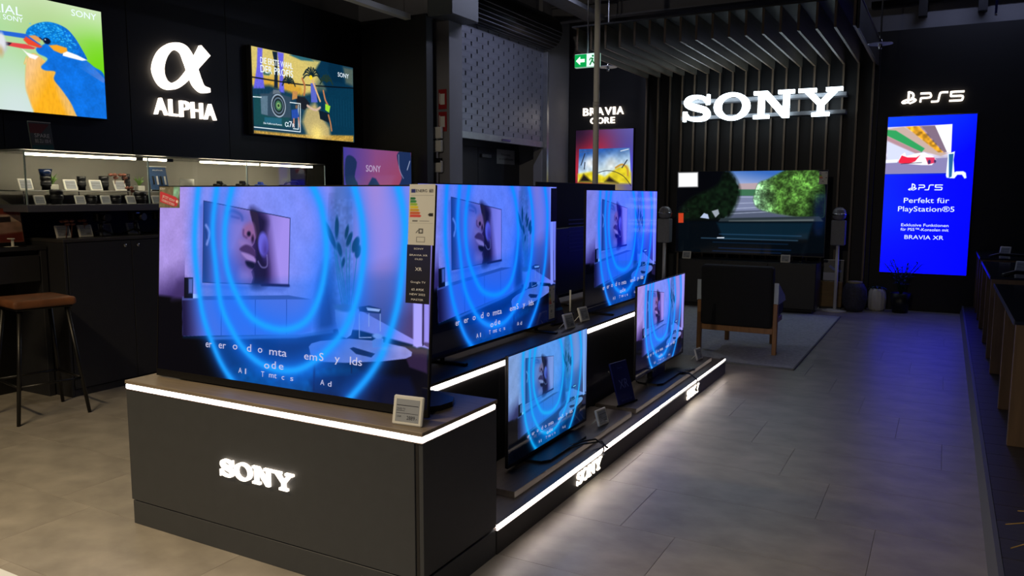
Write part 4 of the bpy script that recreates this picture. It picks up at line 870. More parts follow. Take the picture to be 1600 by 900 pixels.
# goods in the showcase
def lens(label, loc, r, h, hood=0., ring_c=None, group='lenses in the showcase'):
    t = thing('camera_lens', label, 'lens', loc, 0, group)
    MB().lathe([(r*.82, 0), (r*.82, h*.25), (r, h*.3), (r, h*.62), (r*.94, h*.64), (r*.94, h*.7), (r*1.04, h*.72), (r*1.04, h), (r*.9, h)], 20).build('barrel', LENSB, t)
    MB().lathe([(r*.9, h*.96), (r*.5, h*1.0), (0.0005, h*1.01)], 18).build('front_glass', LENSG, t)
    for z in (.35, .48): MB().lathe([(r*1.01, h*z), (r*1.025, h*(z+.02)), (r*1.025, h*(z+.08)), (r*1.01, h*(z+.1))], 20).build('grip_ring', mat('grip', (36, 38, 44), .6), t)
    if hood: MB().lathe([(r*1.04, h), (r*1.3, h+hood), (r*1.25, h+hood), (r*1.0, h)], 20).build('hood', LENSG, t)
    return t
UZ, LZ = 1.488, 1.387
for lb, y, zz, r, h, hd in (('large lens with a flared blue hood at the left end of the upper shelf', 3.42, UZ, .035, .1, .05), ('short lens after the second price tag of the upper shelf', 3.69, UZ, .03, .105, 0),
    ('short lens after the third price tag of the upper shelf', 3.87, UZ, .034, .11, 0), ('tall slim blue lens at the right of the upper shelf', 4.06, UZ, .03, .13, 0),
    ('dark lens standing in front of the shelf on the left, lower row', 3.40, LZ, .042, .105, 0), ('small squat lens between the lower price tags', 3.67, LZ, .032, .062, 0), ('medium lens right of the squat one on the lower row', 3.86, LZ, .036, .066, 0), ('wide blue lens at the right of the lower row', 4.07, LZ, .044, .09, 0)):
    lens(lb, (-5.72 if zz == UZ else -5.57, y, zz), r, h, hd)
for lb, y, zz in (('leftmost price tag of the upper showcase shelf', 3.25, UZ), ('second price tag of the upper showcase shelf', 3.575, UZ), ('third price tag of the upper showcase shelf', 3.775, UZ), ('price tag under brown petals on the upper showcase shelf', 3.975, UZ),
    ('leftmost price tag of the lower showcase row', 3.27, LZ), ('second price tag of the lower showcase row', 3.565, LZ), ('third price tag of the lower showcase row', 3.765, LZ), ('fourth price tag of the lower showcase row', 3.975, LZ), ('price tag of the lower showcase row beside the front screen', 4.2, LZ)):
    price_tag(lb, (-5.66 if zz == UZ else -5.54, y, zz), EAST, .85 if zz == UZ else .68, -.35, 'price tags in the showcase', False)
def succulent(label, loc, s=1.):
    t = thing('potted_plant', label, 'plant', loc, 0, 'small plants in the showcase'); t.scale = (s, s, s)
    MB().box(-.032, .032, -.032, .032, 0, .042, .004).build('pot', PLAST, t)
    for k in range(11):
        a = k*2.4; l = .05+.015*(k % 3); MB().tube([(0, 0, .04), (.018*math.cos(a), .018*math.sin(a), .04+l*.6), (.045*math.cos(a), .045*math.sin(a), .04+l)], [.006, .006, .001], 5).build('leaf', LEAFG, t)
succulent('small succulent in a square white pot behind the dark lens', (-5.78, 3.5, UZ)); succulent('small grassy plant in a white pot right of the tall lens', (-5.74, 4.19, UZ), .95)
BROWN = mat('brown_petal', (120, 70, 56), .6, noise=.2, scale=20)
def petals(label, loc, n=3):
    t = thing('dried_flower', label, 'flower', loc, 0, 'brown dried flowers')
    MB().tube([(0, 0, 0), (.0, .01, .1)], .003, 5).build('stem', BROWN, t)
    for k in range(n): MB().lathe([(.0005, -.014), (.018, -.006), (.02, .004), (.0005, .014)], 10, Matrix.Translation((.01*math.cos(k*2), .022*math.sin(k*2.2), .11+.012*math.cos(k*3)))).build('petal', BROWN, t)
for lb, l in (('brown dried flower over the upper shelf price tag, left one', (-5.68, 3.93, UZ)), ('brown dried flower over the upper shelf price tag, right one', (-5.68, 4.01, UZ)), ('brown dried flower left of the wide blue lens', (-5.6, 4.01, LZ)),
    ('round brown dried flower at the first counter price tag', (-5.6, 3.47, 1.143)), ('brown dried flower between the two counter price tags', (-5.6, 3.51, 1.143)), ('brown dried flower above the second counter price tag', (-5.62, 3.62, 1.143))): petals(lb, l)
t = lean_sign('small white framed leaflet with blue print in the showcase', (-5.7, 4.36, 1.49), EAST, .165, .2, -.2, mat('leaflet_blue', (58, 92, 140), .5, noise=.2, scale=8), [('ALPHA', -.05, .05, .165, .012)], LETP)
for k in range(4): MB().tube([(-.055+.037*k, -.002, .05), (-.055+.037*k, -.002, .12)], .008, 6).build('printed_lens', LETP if k % 2 else INK, t)
for z in (0, .196): MB().box(-.09, .09, -.004, .006, z, z+.008).build('frame_edge', PLAST, t)
t = lens('big white telephoto lens standing right of the leaflet', (-5.7, 4.62, 1.39), .055, .2); t.children[0].data.materials[0] = PLAST
lens('short white lens beside the big white one', (-5.6, 4.50, 1.40), .045, .1).children[0].data.materials[0] = PLAST
def camera(label, loc, s=1., rz=EAST, m=LENSB, group='cameras in the showcase'):
    t = thing('camera', label, 'camera', loc, rz, group); t.scale = (s, s, s)
    MB().box(-.065, .065, -.03, .03, 0, .085, .01, 2).build('body', m, t); MB().box(-.025, .025, -.035, .02, .08, .115, .008).build('viewfinder', m, t)
    MB().lathe([(.036, 0), (.036, .03), (.04, .03), (.04, .06), (.034, .06)], 18, Matrix.Translation((0, -.03, .042)) @ Matrix.Rotation(PI/2, 4, 'X')).build('lens', m, t)
    MB().lathe([(.034, .055), (.0005, .05)], 18, Matrix.Translation((0, -.03, .042)) @ Matrix.Rotation(PI/2, 4, 'X')).build('lens_glass', LENSG, t)
    MB().lathe([(.012, .085), (.012, .097)], 10, Matrix.Translation((.045, 0, 0))).build('dial', m, t); return t
camera('compact black camera in the showcase above the front screen, left one', (-5.7, 4.96, 1.487), .8); camera('compact black camera in the showcase above the front screen, right one', (-5.7, 5.22, 1.487), .85)
camera('blue camera in the showcase behind the front screen', (-5.7, 5.44, 1.487), .8, m=mat('blue_lit_body', (40, 70, 170), .3))  # blue light falling on this camera is put into its body colour
t = thing('camcorder', 'long black video camera lying in the showcase', 'video camera', (-5.7, 5.86, 1.487), 0)
MB().box(-.04, .04, -.15, .12, 0, .07, .01, 2).build('body', LENSB, t); MB().tube([(0, -.1, .07), (0, -.06, .1), (0, .06, .1), (0, .1, .07)], .01, 7).build('handle', LENSB, t); MB().lathe([(.034, 0), (.036, .08)], 16, Matrix.Translation((0, .12, .035)) @ Matrix.Rotation(-PI/2, 4, 'X')).build('lens', LENSB, t); MB().box(.041, .044, .03, .06, .03, .05).build('badge', PLAST, t)
# goods on the counter
for lb, y, x in (('leftmost price tag on the counter', 3.46, -5.6), ('price tag on the counter under the brown flowers', 3.63, -5.6), ('price tag on the counter beside the first gimbal', 3.86, -5.7), ('price tag on the counter behind the second gimbal', 4.10, -5.7)):
    price_tag(lb, (x, y, 1.144), EAST, .95, -.3, 'price tags on the counter')
def gimbal(label, loc, rz):
    t = thing('gimbal_camera', label, 'camera', loc, rz, 'cameras on gimbals')
    for a in (0, 2.1, 4.2): MB().tube([(0, 0, .05), (.1*math.cos(a), .1*math.sin(a), .006)], .007, 6).build('leg', SATB, t)
    MB().tube([(0, 0, .03), (0, 0, .1)], .014, 10).build('grip', SATB, t); MB().tube([(0, 0, .1), (.05, .02, .11), (.06, .02, .15), (.0, .02, .16)], .008, 7).build('arm', GALV, t)
    MB().box(-.05, .05, -.03, .03, .11, .175, .008).build('body', LENSB, t); MB().lathe([(.028, 0), (.03, .06)], 14, Matrix.Translation((0, -.03, .14)) @ Matrix.Rotation(PI/2, 4, 'X')).build('lens', LENSB, t); MB().box(-.02, .02, -.031, -.03, .165, .172).build('bright_trim', CHROME, t)
gimbal('black camera on a small tripod gimbal, first on the counter', (-5.62, 3.76, 1.144), EAST); gimbal('black camera on a small tripod gimbal, second on the counter', (-5.62, 4.05, 1.144), EAST+.2); gimbal('black camera on a gimbal half hidden by the front screen', (-5.62, 4.27, 1.144), EAST-.2)
# poster stand on top of the showcase
t = lean_sign('colourful upright offer leaflet standing on top of the showcase', (-5.78, 3.455, 1.768), EAST, .165, .215, -.16, mat('leaflet_mix', (86, 92, 96), .5, noise=.3, scale=5), [('SPARE', -.05, .06, .1, .03), ('BIS ZU 100 €', -.05, .065, .062, .028)], LETP)
MB().prism([(-.078, .13), (.0, .13), (.07, .2), (-.078, .2)], -.001, 0).build('printed_photo', mat('leaflet_red', (120, 58, 60), .5), t); MB().prism([(-.078, .004), (.078, .004), (.078, .05), (-.078, .04)], -.001, 0).build('printed_band', mat('leaflet_teal', (40, 92, 98), .5), t); MB().box(-.083, .083, -.002, .004, .21, .216).build('holder_edge', PLAST, t)

# ================================================================== desk, stool, digital screen at the left
dk = thing('demo_desk', 'dark desk with a shallow drawer left of the counter', 'desk', (0, 0, 0))
MB().box(-5.995, -5.62, 1.2, 3.335, 1.065, 1.092, .002).build('desk_top', COUNTER, dk); MB().box(-5.64, -5.622, 1.25, 3.28, .845, 1.03, .002).build('drawer_front', COUNTER, dk)
MB().box(-5.995, -5.66, 1.22, 3.30, .85, 1.06).build('drawer_box', SATB, dk)
for y in (1.22, 3.29): MB().box(-5.995, -5.625, y, y+.045, 0, 1.064, .002).build('side_panel', COUNTER, dk)
MB().box(-5.995, -5.97, 1.26, 3.29, 0, .85).build('back_board', SATB, dk)
t = thing('poster_stand', 'red and cream poster on a black stand on the desk', 'poster', (-5.76, 3.13, 1.093), EAST, None, -.14)
MB().box(-.2, .145, 0, .012, .0, .27, .004).build('board', SATB, t); RP = Pic(1.3, 60); RP.bg((150, 118, 102)).poly([(0, .75), (1.3, .72), (1.3, 1), (0, 1)], (112, 44, 30), .05).poly([(0, .55), (1.3, .62), (1.3, .8), (0, .86)], (186, 164, 146), .04).poly([(0, 0), (1.3, 0), (1.3, .3), (.6, .24), (0, .12)], (110, 44, 34), .06).poly([(.1, .55), (.62, .58), (.62, .74), (.1, .7)], (170, 54, 44)).poly([(.62, .58), (1.0, .6), (1.0, .76), (.62, .74)], (40, 34, 34)).noise(.15, .1, None, 3)
o = link('print', RP.mesh('print', .24), PRT, t, (-.18, -.002, .028)); 
t = thing('tag_holder', 'small white bracket on the black tray under the red poster', 'holder', (-5.66, 3.10, 1.093), EAST)
MB().box(-.02, .05, -.03, .03, 0, .005).box(.02, .028, -.01, .01, 0, .06).box(.0, .03, -.02, .02, .056, .062).build('bracket', PLAST, t); MB().box(-.14, .1, -.035, .05, 0, .004).build('tray', SATB, t)
st = thing('bar_stool', 'brown leather topped bar stool with black splayed legs', 'stool', (-5.23, 3.0, 0), -.18)
MB().box(-.19, .19, -.19, .19, .735, .79, .022, 3).build('seat', mat('stool_leather', (112, 70, 44), .5, noise=.35, scale=9, bump=.2), st)
MB().box(-.17, .17, -.17, .17, .722, .737, .004).build('seat_frame', SATB, st)
cs = [(-1, -1), (1, -1), (1, 1), (-1, 1)]
for a, b in cs: MB().tube([(a*.14, b*.14, .73), (a*.215, b*.215, .0)], [.016, .012], 8).build('leg', SATB, st)
for i in range(4):
    a, b = cs[i], cs[(i+1) % 4]; k = .19
    MB().tube([(a[0]*k, a[1]*k, .24), (b[0]*k, b[1]*k, .24)], .009, 7).build('foot_rail', SATB, st)
PK = Pic(16/9, 90)
PK.bg((128, 70, 124)).grad((0, .5), (.8, .5), (64, 58, 150), 1, 0).grad((.9, 1), (1.4, .4), (148, 64, 90), 0, .9)
for q in ([(.05, .82), (.18, .88), (.32, .78), (.26, .55), (.34, .42), (.24, .24), (.04, .45)], [(.4, .1), (.7, .55), (.95, .38), (1.1, .42), (1.34, .3), (1.36, .02), (.35, .0)], [(1.4, .98), (1.77, 1), (1.77, .0), (1.6, 0), (1.34, .3), (1.5, .55), (1.4, .8)]): PK.spoly(q, (26, 44, 84), .02, 1, 3)
PK.ell((1.1, .22), .22, .2, (36, 62, 102), .02); PK.line([(.9, .35), (1.02, .2)], .012, (150, 160, 200)); PK.line([(1.42, .95), (1.44, .7), (1.55, .55)], .012, (140, 150, 190)); PK.line([(1.74, .85), (1.66, .7)], .016, (170, 180, 210))
pk = tv('wall side screen with a pink and blue picture and a wordmark left of the column', (-5.25, 6.67, 1.143), EAST, 1.14, .68, .11, 'feet', picture=PK.mesh('screen', 1.0), group='screens beyond the island', base=.35, captions=False, bot=.04)
for c in pk.children:
    if c.name.startswith('screen'): link('lettering', text_mesh([('SONY', .54, .92, .64, .11)], .002, .01), mat('pink_letter', (0, 0, 0), emit=(200, 176, 214), es=.8), c)
side = thing('side_cabinet', 'dark cabinet carrying the pink screen beyond the counter', 'cabinet', (0, 0, 0))
MB().box(-5.6, -4.95, 6.02, 7.3, .06, 1.142, .003).build('carcass', COUNTER, side); MB().box(-5.55, -5.0, 6.05, 7.28, 0, .06).build('plinth', SATB, side)
for a, b in ((6.03, 6.65), (6.654, 7.29)): MB().box(-4.952, -4.934, a, b, .07, 1.13, .001).build('door', COUNTER, side)

# ================================================================== far wall: lit panels and signs
B_ = Pic(.47, 420)          # tall poster: colour glow, a pictured screen with an action scene
B_.bg((14, 14, 40)).grad((.2, .5), (.47, 1), (92, 90, 170), 0, 1).glow((.12, .82), .2, (214, 40, 60), .95).glow((.02, .7), .16, (200, 40, 60), .8).glow((.47, .7), .16, (84, 84, 220), .9).glow((.0, 1.0), .18, (30, 16, 40), .9).glow((.33, .5), .14, (220, 190, 60), .7).glow((.47, .5), .12, (96, 96, 180), .7).grad((0, .5), (0, .2), (20, 22, 60), 0, 1)
BQ = [(0.0282, 0.8573), (0.4435, 0.8565), (0.4594, 0.5935), (0.0209, 0.6055)]
B_.poly(BQ, (40, 90, 170)); B_.grad([(0.2158, 0.843)][0], [(0.2448, 0.6968)][0], (214, 234, 240), 0, 1, BQ); B_.glow([(0.1216, 0.7474)][0], .05, (248, 250, 248), .95); B_.glow([(0.2964, 0.7397)][0], .05, (240, 244, 240), .8)
B_.poly([(0.02, 0.665), (0.1387, 0.6834), (0.2457, 0.6432), (0.349, 0.7099), (0.4258, 0.728), (0.4577, 0.6702), (0.4595, 0.5887), (0.021, 0.6005)], (226, 206, 40), .02); B_.poly([(0.0318, 0.6054), (0.069, 0.6645), (0.14, 0.6048)], (30, 26, 22), .02); B_.poly([(0.2464, 0.6042), (0.2825, 0.6429), (0.3565, 0.5939)], (40, 30, 26), .02); B_.noise(.12, .02, BQ, 5)
B_.line([(0.1658, 0.6635), (0.2449, 0.6871), (0.3236, 0.6813), (0.402, 0.6419), (0.4598, 0.5743)], .005, (30, 26, 40), .003); B_.line([(0.3334, 0.7101), (0.3847, 0.7335), (0.4263, 0.7041), (0.4326, 0.6512)], .014, (200, 150, 60), .006)
for q in ([(0.0463, 0.7339), (0.0774, 0.8218)], [(0.0738, 0.7039), (0.0785, 0.753)], [(0.3852, 0.7094), (0.425, 0.7663)]): B_.line(q, .008, (40, 44, 60), .004, smooth=1)
B_.line([(0.034, 0.8326), (0.1309, 0.8401)], .008, (60, 90, 150), .004, smooth=1); B_.line([(0.3723, 0.8344), (0.4335, 0.8472)], .006, (230, 240, 250), .004, smooth=1)
lightbox('lit_banner', 'glowing tall panel with red and violet glow behind the pole', B_, 1.972, (-5.05, 11.3, .479), 0, (), .05, pic_mat('panel_print', 1.0, .4, .3), 'tall lit panels on the far wall', 'panel')
t = thing('illuminated_sign', 'small white glowing two line lettering above the red and violet panel', 'sign', (0, 11.3, 0))
lit_word('BRAVIA', -4.949, -4.298, 2.672, .118, LETW, t, .03, .004); lit_word('CORE', -4.831, -4.435, 2.545, .095, LETW, t, .03, .004)

G_ = Pic(.4955, 520)
G_.bg((0, 2, 236)).grad((.25, .62), (0, .95), (2, 54, 236), 0, .9).glow((.02, .42), .2, (0, 30, 236), .7)
GQ = [(-0.0084, 0.9366), (0.3639, 0.9421), (0.3673, 0.7687), (0.3678, 0.6417), (-0.0039, 0.6375)]
G_.poly(GQ, (196, 190, 214)); G_.noise(.15, .02, GQ, 3)
G_.poly([(-0.0078, 0.9244), (0.0918, 0.9368), (0.3466, 0.7612), (0.3122, 0.7461), (0.0003, 0.8426)], (186, 160, 150), .008); G_.poly([(-0.0038, 0.9201), (0.0487, 0.9142), (0.2199, 0.7961), (0.2032, 0.7725), (-0.0019, 0.8834)], (40, 150, 84), .006); G_.poly([(-0.0016, 0.8793), (0.2032, 0.7725), (0.1673, 0.7652), (0.0003, 0.8426)], (170, 130, 140), .008)
G_.poly([(0.1029, 0.9364), (0.1938, 0.9369), (0.3285, 0.7696), (0.2965, 0.7703)], (214, 150, 34), .008); G_.poly([(0.1794, 0.9375), (0.2726, 0.9379), (0.36, 0.7728), (0.3249, 0.7697)], (120, 100, 120), .008); G_.noise(.4, .014, [(0.1029, 0.9364), (0.1938, 0.9369), (0.3285, 0.7696), (0.2965, 0.7703)], 8)
G_.poly([(0.269, 0.938), (0.3639, 0.9421), (0.3673, 0.7687), (0.3461, 0.7692)], (244, 250, 250), .004); G_.poly([(-0.0001, 0.8507), (0.1673, 0.7652), (0.0589, 0.7269), (0.0064, 0.7278)], (200, 206, 230), .01)
G_.poly([(-0.0044, 0.7198), (0.3621, 0.7371), (0.3678, 0.6417), (-0.0039, 0.6375)], (128, 122, 168), .006); G_.poly([(-0.0011, 0.728), (0.0735, 0.7307), (0.0672, 0.7104), (-0.0038, 0.7075)], (234, 240, 250), .006)
# red racing car
G_.poly([(0.0705, 0.7185), (0.0868, 0.7589), (0.1081, 0.7747), (0.1168, 0.7502), (0.1673, 0.7652), (0.2176, 0.7721), (0.2694, 0.747), (0.2886, 0.7226), (0.2655, 0.691), (0.2077, 0.6919), (0.0823, 0.7061)], (232, 232, 240), .004); G_.poly([(0.0742, 0.7184), (0.0907, 0.7548), (0.1246, 0.7419), (0.1759, 0.7409), (0.1968, 0.7565), (0.17, 0.7167), (0.1342, 0.7012), (0.0786, 0.7061)], (222, 30, 60), .004); G_.poly([(0.2267, 0.7398), (0.277, 0.7388), (0.286, 0.7067), (0.2437, 0.6954)], (206, 50, 90), .004); G_.ell([(0.2499, 0.7113)][0], .008, .013, (50, 40, 90), .004); G_.ell([(0.282, 0.7148)][0], .006, .01, (60, 40, 90), .004); G_.line([(0.0899, 0.7019), (0.2068, 0.708)], .004, (40, 30, 60), smooth=1)
G_.line([(-0.0074, 0.6334), (0.347, 0.636)], .006, (0, 30, 130), .006, smooth=1)
# console and controller
W_ = (226, 244, 255)
G_.poly([(0.3519, 0.7611), (0.3879, 0.7741), (0.3841, 0.7209), (0.3914, 0.6574), (0.3978, 0.6097), (0.3733, 0.6079), (0.3519, 0.612), (0.3476, 0.626)], W_, .004); G_.poly([(0.3557, 0.7571), (0.3818, 0.7605), (0.3798, 0.6178), (0.3644, 0.6099)], (30, 90, 150), .004)
G_.poly([(0.3839, 0.6078), (0.3889, 0.6415), (0.4024, 0.6493), (0.4406, 0.6508), (0.4551, 0.6408), (0.4605, 0.6092), (0.4503, 0.6053), (0.435, 0.6292), (0.4106, 0.6294), (0.3944, 0.6077)], W_, .004)
G_.C = np.where((G_.C[..., :1] > .06), G_.C*.82, G_.C)
gt, gp = lightbox('lit_banner', 'glowing tall deep blue panel with racing car and white lettering', G_, 1.972, (-.712, 11.3, .49), 0,
    [('Perfekt für', [(0.1184, 0.4521)][0][0], [(0.3754, 0.454)][0][0], [(0.2395, 0.453)][0][1], .034), ('PlayStation®5', [(0.0879, 0.3982)][0][0], [(0.4067, 0.4022)][0][0], [(0.2426, 0.3981)][0][1], .034), ('Exklusive Funktionen', [(0.1118, 0.3014)][0][0], [(0.3806, 0.3072)][0][0], [(0.248, 0.3023)][0][1], .019), ('für PS5™-Konsolen mit', [(0.1098, 0.2703)][0][0], [(0.3824, 0.2769)][0][0], [(0.2497, 0.2737)][0][1], .019), ('BRAVIA XR', [(0.1351, 0.2171)][0][0], [(0.3571, 0.2236)][0][0], [(0.2527, 0.2205)][0][1], .027)], .05, pic_mat('panel_print_blue', 2.0, .4, .3), 'tall lit panels on the far wall', 'panel')
def game_logo(m, parent, loc, s, d):
    """upright stem and bowl over a flat swoosh, then two letters and a figure drawn as open strokes; unit = logo height"""
    q = MB(); q.prism([(.42, .12), (.56, .06), (.56, 1.0), (.42, 1.0)], -d, 0).ribbon([(.5, .96), (.74, .87), (.84, .68), (.78, .5), (.66, .46)], [.12, .14, .15, .14, .1], -d, 0, 5)
    q.ribbon([(.40, .38), (.16, .27), (.06, .16), (.2, .1), (.42, .16)], [.1, .13, .12, .1, .1], -d, 0, 5).ribbon([(.58, .33), (.86, .40), (1.02, .32), (.9, .2), (.58, .06)], [.1, .12, .12, .12, .1], -d, 0, 5)
    me = q.mesh('logo')
    w = MB(); k = .13
    w.ribbon([(1.35, .12), (1.37, .40), (1.45, .44), (1.95, .46), (2.08, .56), (2.02, .76), (1.9, .8), (1.32, .8)], k, -d, 0, 3)
    w.ribbon([(2.1, .13), (2.5, .13), (2.6, .2), (2.68, .68), (2.8, .8), (3.25, .8)], k, -d, 0, 3)
    w.ribbon([(4.35, .8), (3.5, .8), (3.46, .72), (3.44, .52), (3.52, .48), (4.15, .48), (4.27, .38), (4.24, .2), (4.12, .13), (3.35, .13)], k, -d, 0, 3)
    me2 = w.mesh('letters')
    for a in (me, me2):
        for v in a.vertices: v.co = Vector((v.co.x*s, v.co.y, v.co.z*s))
    link('logo', me, m, parent, loc); link('letters', me2, m, parent, loc)
t = thing('illuminated_sign', 'small white glowing logo and letters above the deep blue panel', 'sign', (-.575, 11.3, 2.615)); game_logo(LETW, t, (0, 0, 0), .158, .03)
game_logo(PANEL_W, gt, ([(0.1398, 0.5342)][0][0]*1.972, -.053, [(0.14, 0.5301)][0][1]*1.972), .088, .002)

# ================================================================== lounge below the canopy
con = thing('media_console', 'low black media console under the big far screen', 'console', (0, 0, 0))
MB().box(-3.1, -1.36, 10.3, 10.74, .05, .63, .004).build('carcass', mat('console_black', (22, 22, 25), .4), con); MB().box(-3.05, -1.4, 10.33, 10.7, 0, .05).build('plinth', SATB, con)
for k in range(3): MB().box(-3.09+k*.577, -2.52+k*.577, 10.284, 10.3, .06, .615, .002).build('door', mat('console_door', (26, 26, 29), .45), con)
RD = Pic(16/9, 190)
RD.bg((3, 4, 8)); SKY = [(0.5565, 1.0457), (1.3613, 1.0345), (1.2229, 0.8632), (1.0022, 0.8108), (0.7742, 0.8113)]
RD.poly(SKY, (54, 104, 186), .01); RD.grad([(0.8814, 1.0106)][0], [(0.8502, 0.8266)][0], (170, 180, 216), 0, .9, SKY); RD.poly([(0.7651, 0.85), (0.9929, 0.8567), (0.9961, 0.7726), (0.7679, 0.7727)], (180, 160, 168), .008); RD.poly([(0.7522, 0.7804), (1.0033, 0.7802), (1.0066, 0.696), (0.755, 0.7029)], (60, 110, 80), .008)
RD.poly([(0.7396, 0.7028), (0.9837, 0.7036), (1.1654, 0.4601), (0.5936, 0.4198), (0.67, 0.476)], (120, 128, 160), .008); RD.poly([(0.6374, 0.5148), (1.1251, 0.536), (1.566, 0.4513), (0.5947, 0.3883)], (80, 88, 110), .01)
for k, q in enumerate(([(0.7556, 0.6874), (0.9843, 0.6882)], [(0.7275, 0.6094), (0.9567, 0.6189)], [(0.7142, 0.5469), (1.0192, 0.5656)], [(0.6697, 0.4838), (1.126, 0.5131)])): RD.line(q, .008, (190, 200, 226), .008, .7, smooth=1)
TR = [(0.9669, 0.7496), (1.0079, 0.8566), (1.1106, 0.9017), (1.2188, 0.9612), (1.3619, 1.0196), (1.6116, 1.0163), (1.729, 0.8974), (1.76, 0.5285), (1.7074, 0.4535), (1.4218, 0.464), (1.0504, 0.5352), (0.9562, 0.6343)]
TR = [tuple(q) for q in Pic.curve(TR)]; RD.poly(TR, (72, 114, 48), .03); RD.grad([(1.2275, 0.7497)][0], [(0.9834, 0.7112)][0], (120, 160, 130), 0, .8, TR); RD.grad([(1.5882, 0.75)][0], [(1.7531, 0.6764)][0], (10, 24, 12), 0, .95, TR); RD.noise(.45, .09, TR, 2).noise(.45, .04, TR, 3).noise(.4, .014, TR, 4)
TL = [(0.0418, 0.5074), (0.1851, 0.6692), (0.501, 0.8277), (0.6123, 1.0139), (0.7324, 0.9043), (0.7841, 0.7494), (0.7441, 0.5784), (0.6401, 0.4363), (0.355, 0.4158), (0.0446, 0.4105)]
TL = [tuple(q) for q in Pic.curve(TL)]; RD.poly(TL, (10, 22, 12), .06); RD.noise(.6, .03, TL, 5)
RD.poly([(0.3061, 0.4309), (0.3527, 0.4874), (0.4014, 0.4722), (0.4192, 0.4169)], (176, 190, 220), .006); RD.poly([(0.448, 0.5124), (0.5266, 0.537), (0.5442, 0.4821), (0.4983, 0.434)], (150, 160, 170), .008); RD.poly([(0.5619, 0.4272), (1.7067, 0.4684), (1.7808, 0.3805), (0.5168, 0.3552)], (40, 50, 56), .012); RD.line([(0.673, 0.3898), (1.6383, 0.4225)], .02, (150, 158, 156), .02, .5, smooth=1)
RD.poly([(0.0289, 0.3779), (1.7934, 0.4104), (1.8107, 0.0385), (0.0405, -0.0287)], (3, 8, 14), .01); RD.poly([(0.5163, 0.371), (1.6396, 0.3927), (1.5915, 0.1963), (0.6023, 0.1673)], (8, 30, 44), .03)
for y, a, b, c in ((364, 1130, 1260, (40, 76, 110)), (371, 1100, 1255, (60, 100, 130)), (377, 1120, 1240, (10, 40, 70)), (386, 1130, 1245, (12, 40, 84)), (391, 1120, 1230, (10, 34, 70))): RD.line([([(0.0331, 0.2319)][0][0]+(a-1060)/236*1.75, [(0.0331, 0.2319)][0][1]-(y-364)*.0078), ([(0.0331, 0.2319)][0][0]+(b-1060)/236*1.75, [(0.0331, 0.2319)][0][1]-(y-364)*.0078)], .008, c, .015, .9, smooth=1)
RD.line([(0.5305, 0.185), (0.6095, 0.1873)], .012, (220, 230, 244), smooth=1); RD.poly([(0.0259, 0.483), (0.0921, 0.4839), (0.0957, 0.3629), (0.0294, 0.3617)], (190, 60, 30), .006)
RD.poly([(0.0115, 0.9894), (0.2604, 0.9906), (0.2659, 0.8126), (0.0167, 0.8091)], (255, 255, 255), .02)
rtv = tv('widest screen showing a tree lined road under the slatted wall', (-2.28, 10.6, .631), 0, 1.93, 1.1, .06, 'feet', picture=RD.mesh('screen', 1.0), group='screens beyond the island', base=.7, captions=False)
energy(rtv, .86, .06+.92, .16, .1)
for lb, x in (('price tag at the left of the media console', -3.01), ('price tag at the right of the media console', -1.742)): price_tag(lb, (x, 10.34, .632), 0, 1.0, -.3, 'price tags on the media console')
def floor_speaker(label, x, y):
    t = thing('floor_speaker', label, 'speaker', (x, y, 0), 0, 'slim floor standing speakers')
    SPK = mat('speaker_grey', (206, 206, 212), .4)
    MB().lathe([(.145, 0), (.145, .012), (.02, .022)], 24).build('base', SPK, t); MB().tube([(0, 0, .015), (0, 0, .85)], .021, 12).build('pole', SPK, t)
    MB().box(-.084, .084, -.07, .07, .845, 1.16, .012, 2).build('cabinet', mat('speaker_mesh', (122, 124, 130), .6, noise=.2, scale=150), t)
    MB().lathe([(.05, 1.16), (.08, 1.19), (.086, 1.24), (.072, 1.29), (.04, 1.32), (.0005, 1.325)], 18).build('globe', mat('globe', (120, 120, 126), .25), t)
    MB().lathe([(.088, 1.225), (.09, 1.235), (.088, 1.245)], 18).build('ring', CHROME, t)
floor_speaker('slim speaker on a stand right of the big far screen', -1.18, 10.77); floor_speaker('slim speaker on a stand left of the big far screen', -3.27, 10.2)
rug = thing('rug', 'pale grey rectangular rug under the armchair', 'rug', (0, 0, 0))
MB().box(-3.1, -1.05, 6.87, 10.25, .0, .012, .004).build('pile', RUGM, rug)
b = MB()
for a in ((-3.1, -1.05, 6.865, 6.885), (-3.1, -1.05, 10.24, 10.255), (-1.06, -1.045, 6.87, 10.25), (-3.105, -3.09, 6.87, 10.25)): b.box(a[0], a[1], a[2], a[3], 0, .014, .002)
b.build('border', mat('rug_border', (110, 112, 112), .9), rug)
ch = thing('armchair', 'black armchair with oak legs seen from behind on the rug', 'armchair', (-1.655, 7.445, .013), 0)
MB().box(-.328, .328, -.1, .03, .25, .815, .03, 3, Matrix.Rotation(.06, 4, 'X')).build('backrest', FABB, ch)
MB().box(-.31, .31, .05, .58, .3, .43, .03, 3).build('seat', FABB, ch)
ARMLIT = mat('arm_pad', (176, 188, 198), .5)  # pale blue tone paints screen light reflected by the wooden arms
for s in (-1, 1):
    MB().box(s*.348-.02, s*.348+.02, -.08, -.03, 0, .48, .005).build('leg', OAK, ch); MB().box(s*.22-.02, s*.22+.02, .5, .55, 0, .3, .005).build('leg', OAK, ch)
    MB().prism([(-.08, .47), (.3, .47), (.26, .52), (-.08, .665)], s*.352-.02, s*.352+.02, 'x').build('armrest', ARMLIT, ch); MB().box(s*.3-.012, s*.3+.012, -.03, .5, .25, .3, .003).build('side_rail', OAK, ch)
MB().box(-.33, .33, -.075, -.045, .19, .245, .004).build('back_rail', OAK, ch); MB().box(-.24, .24, .51, .54, .22, .27, .004).build('front_rail', OAK, ch)
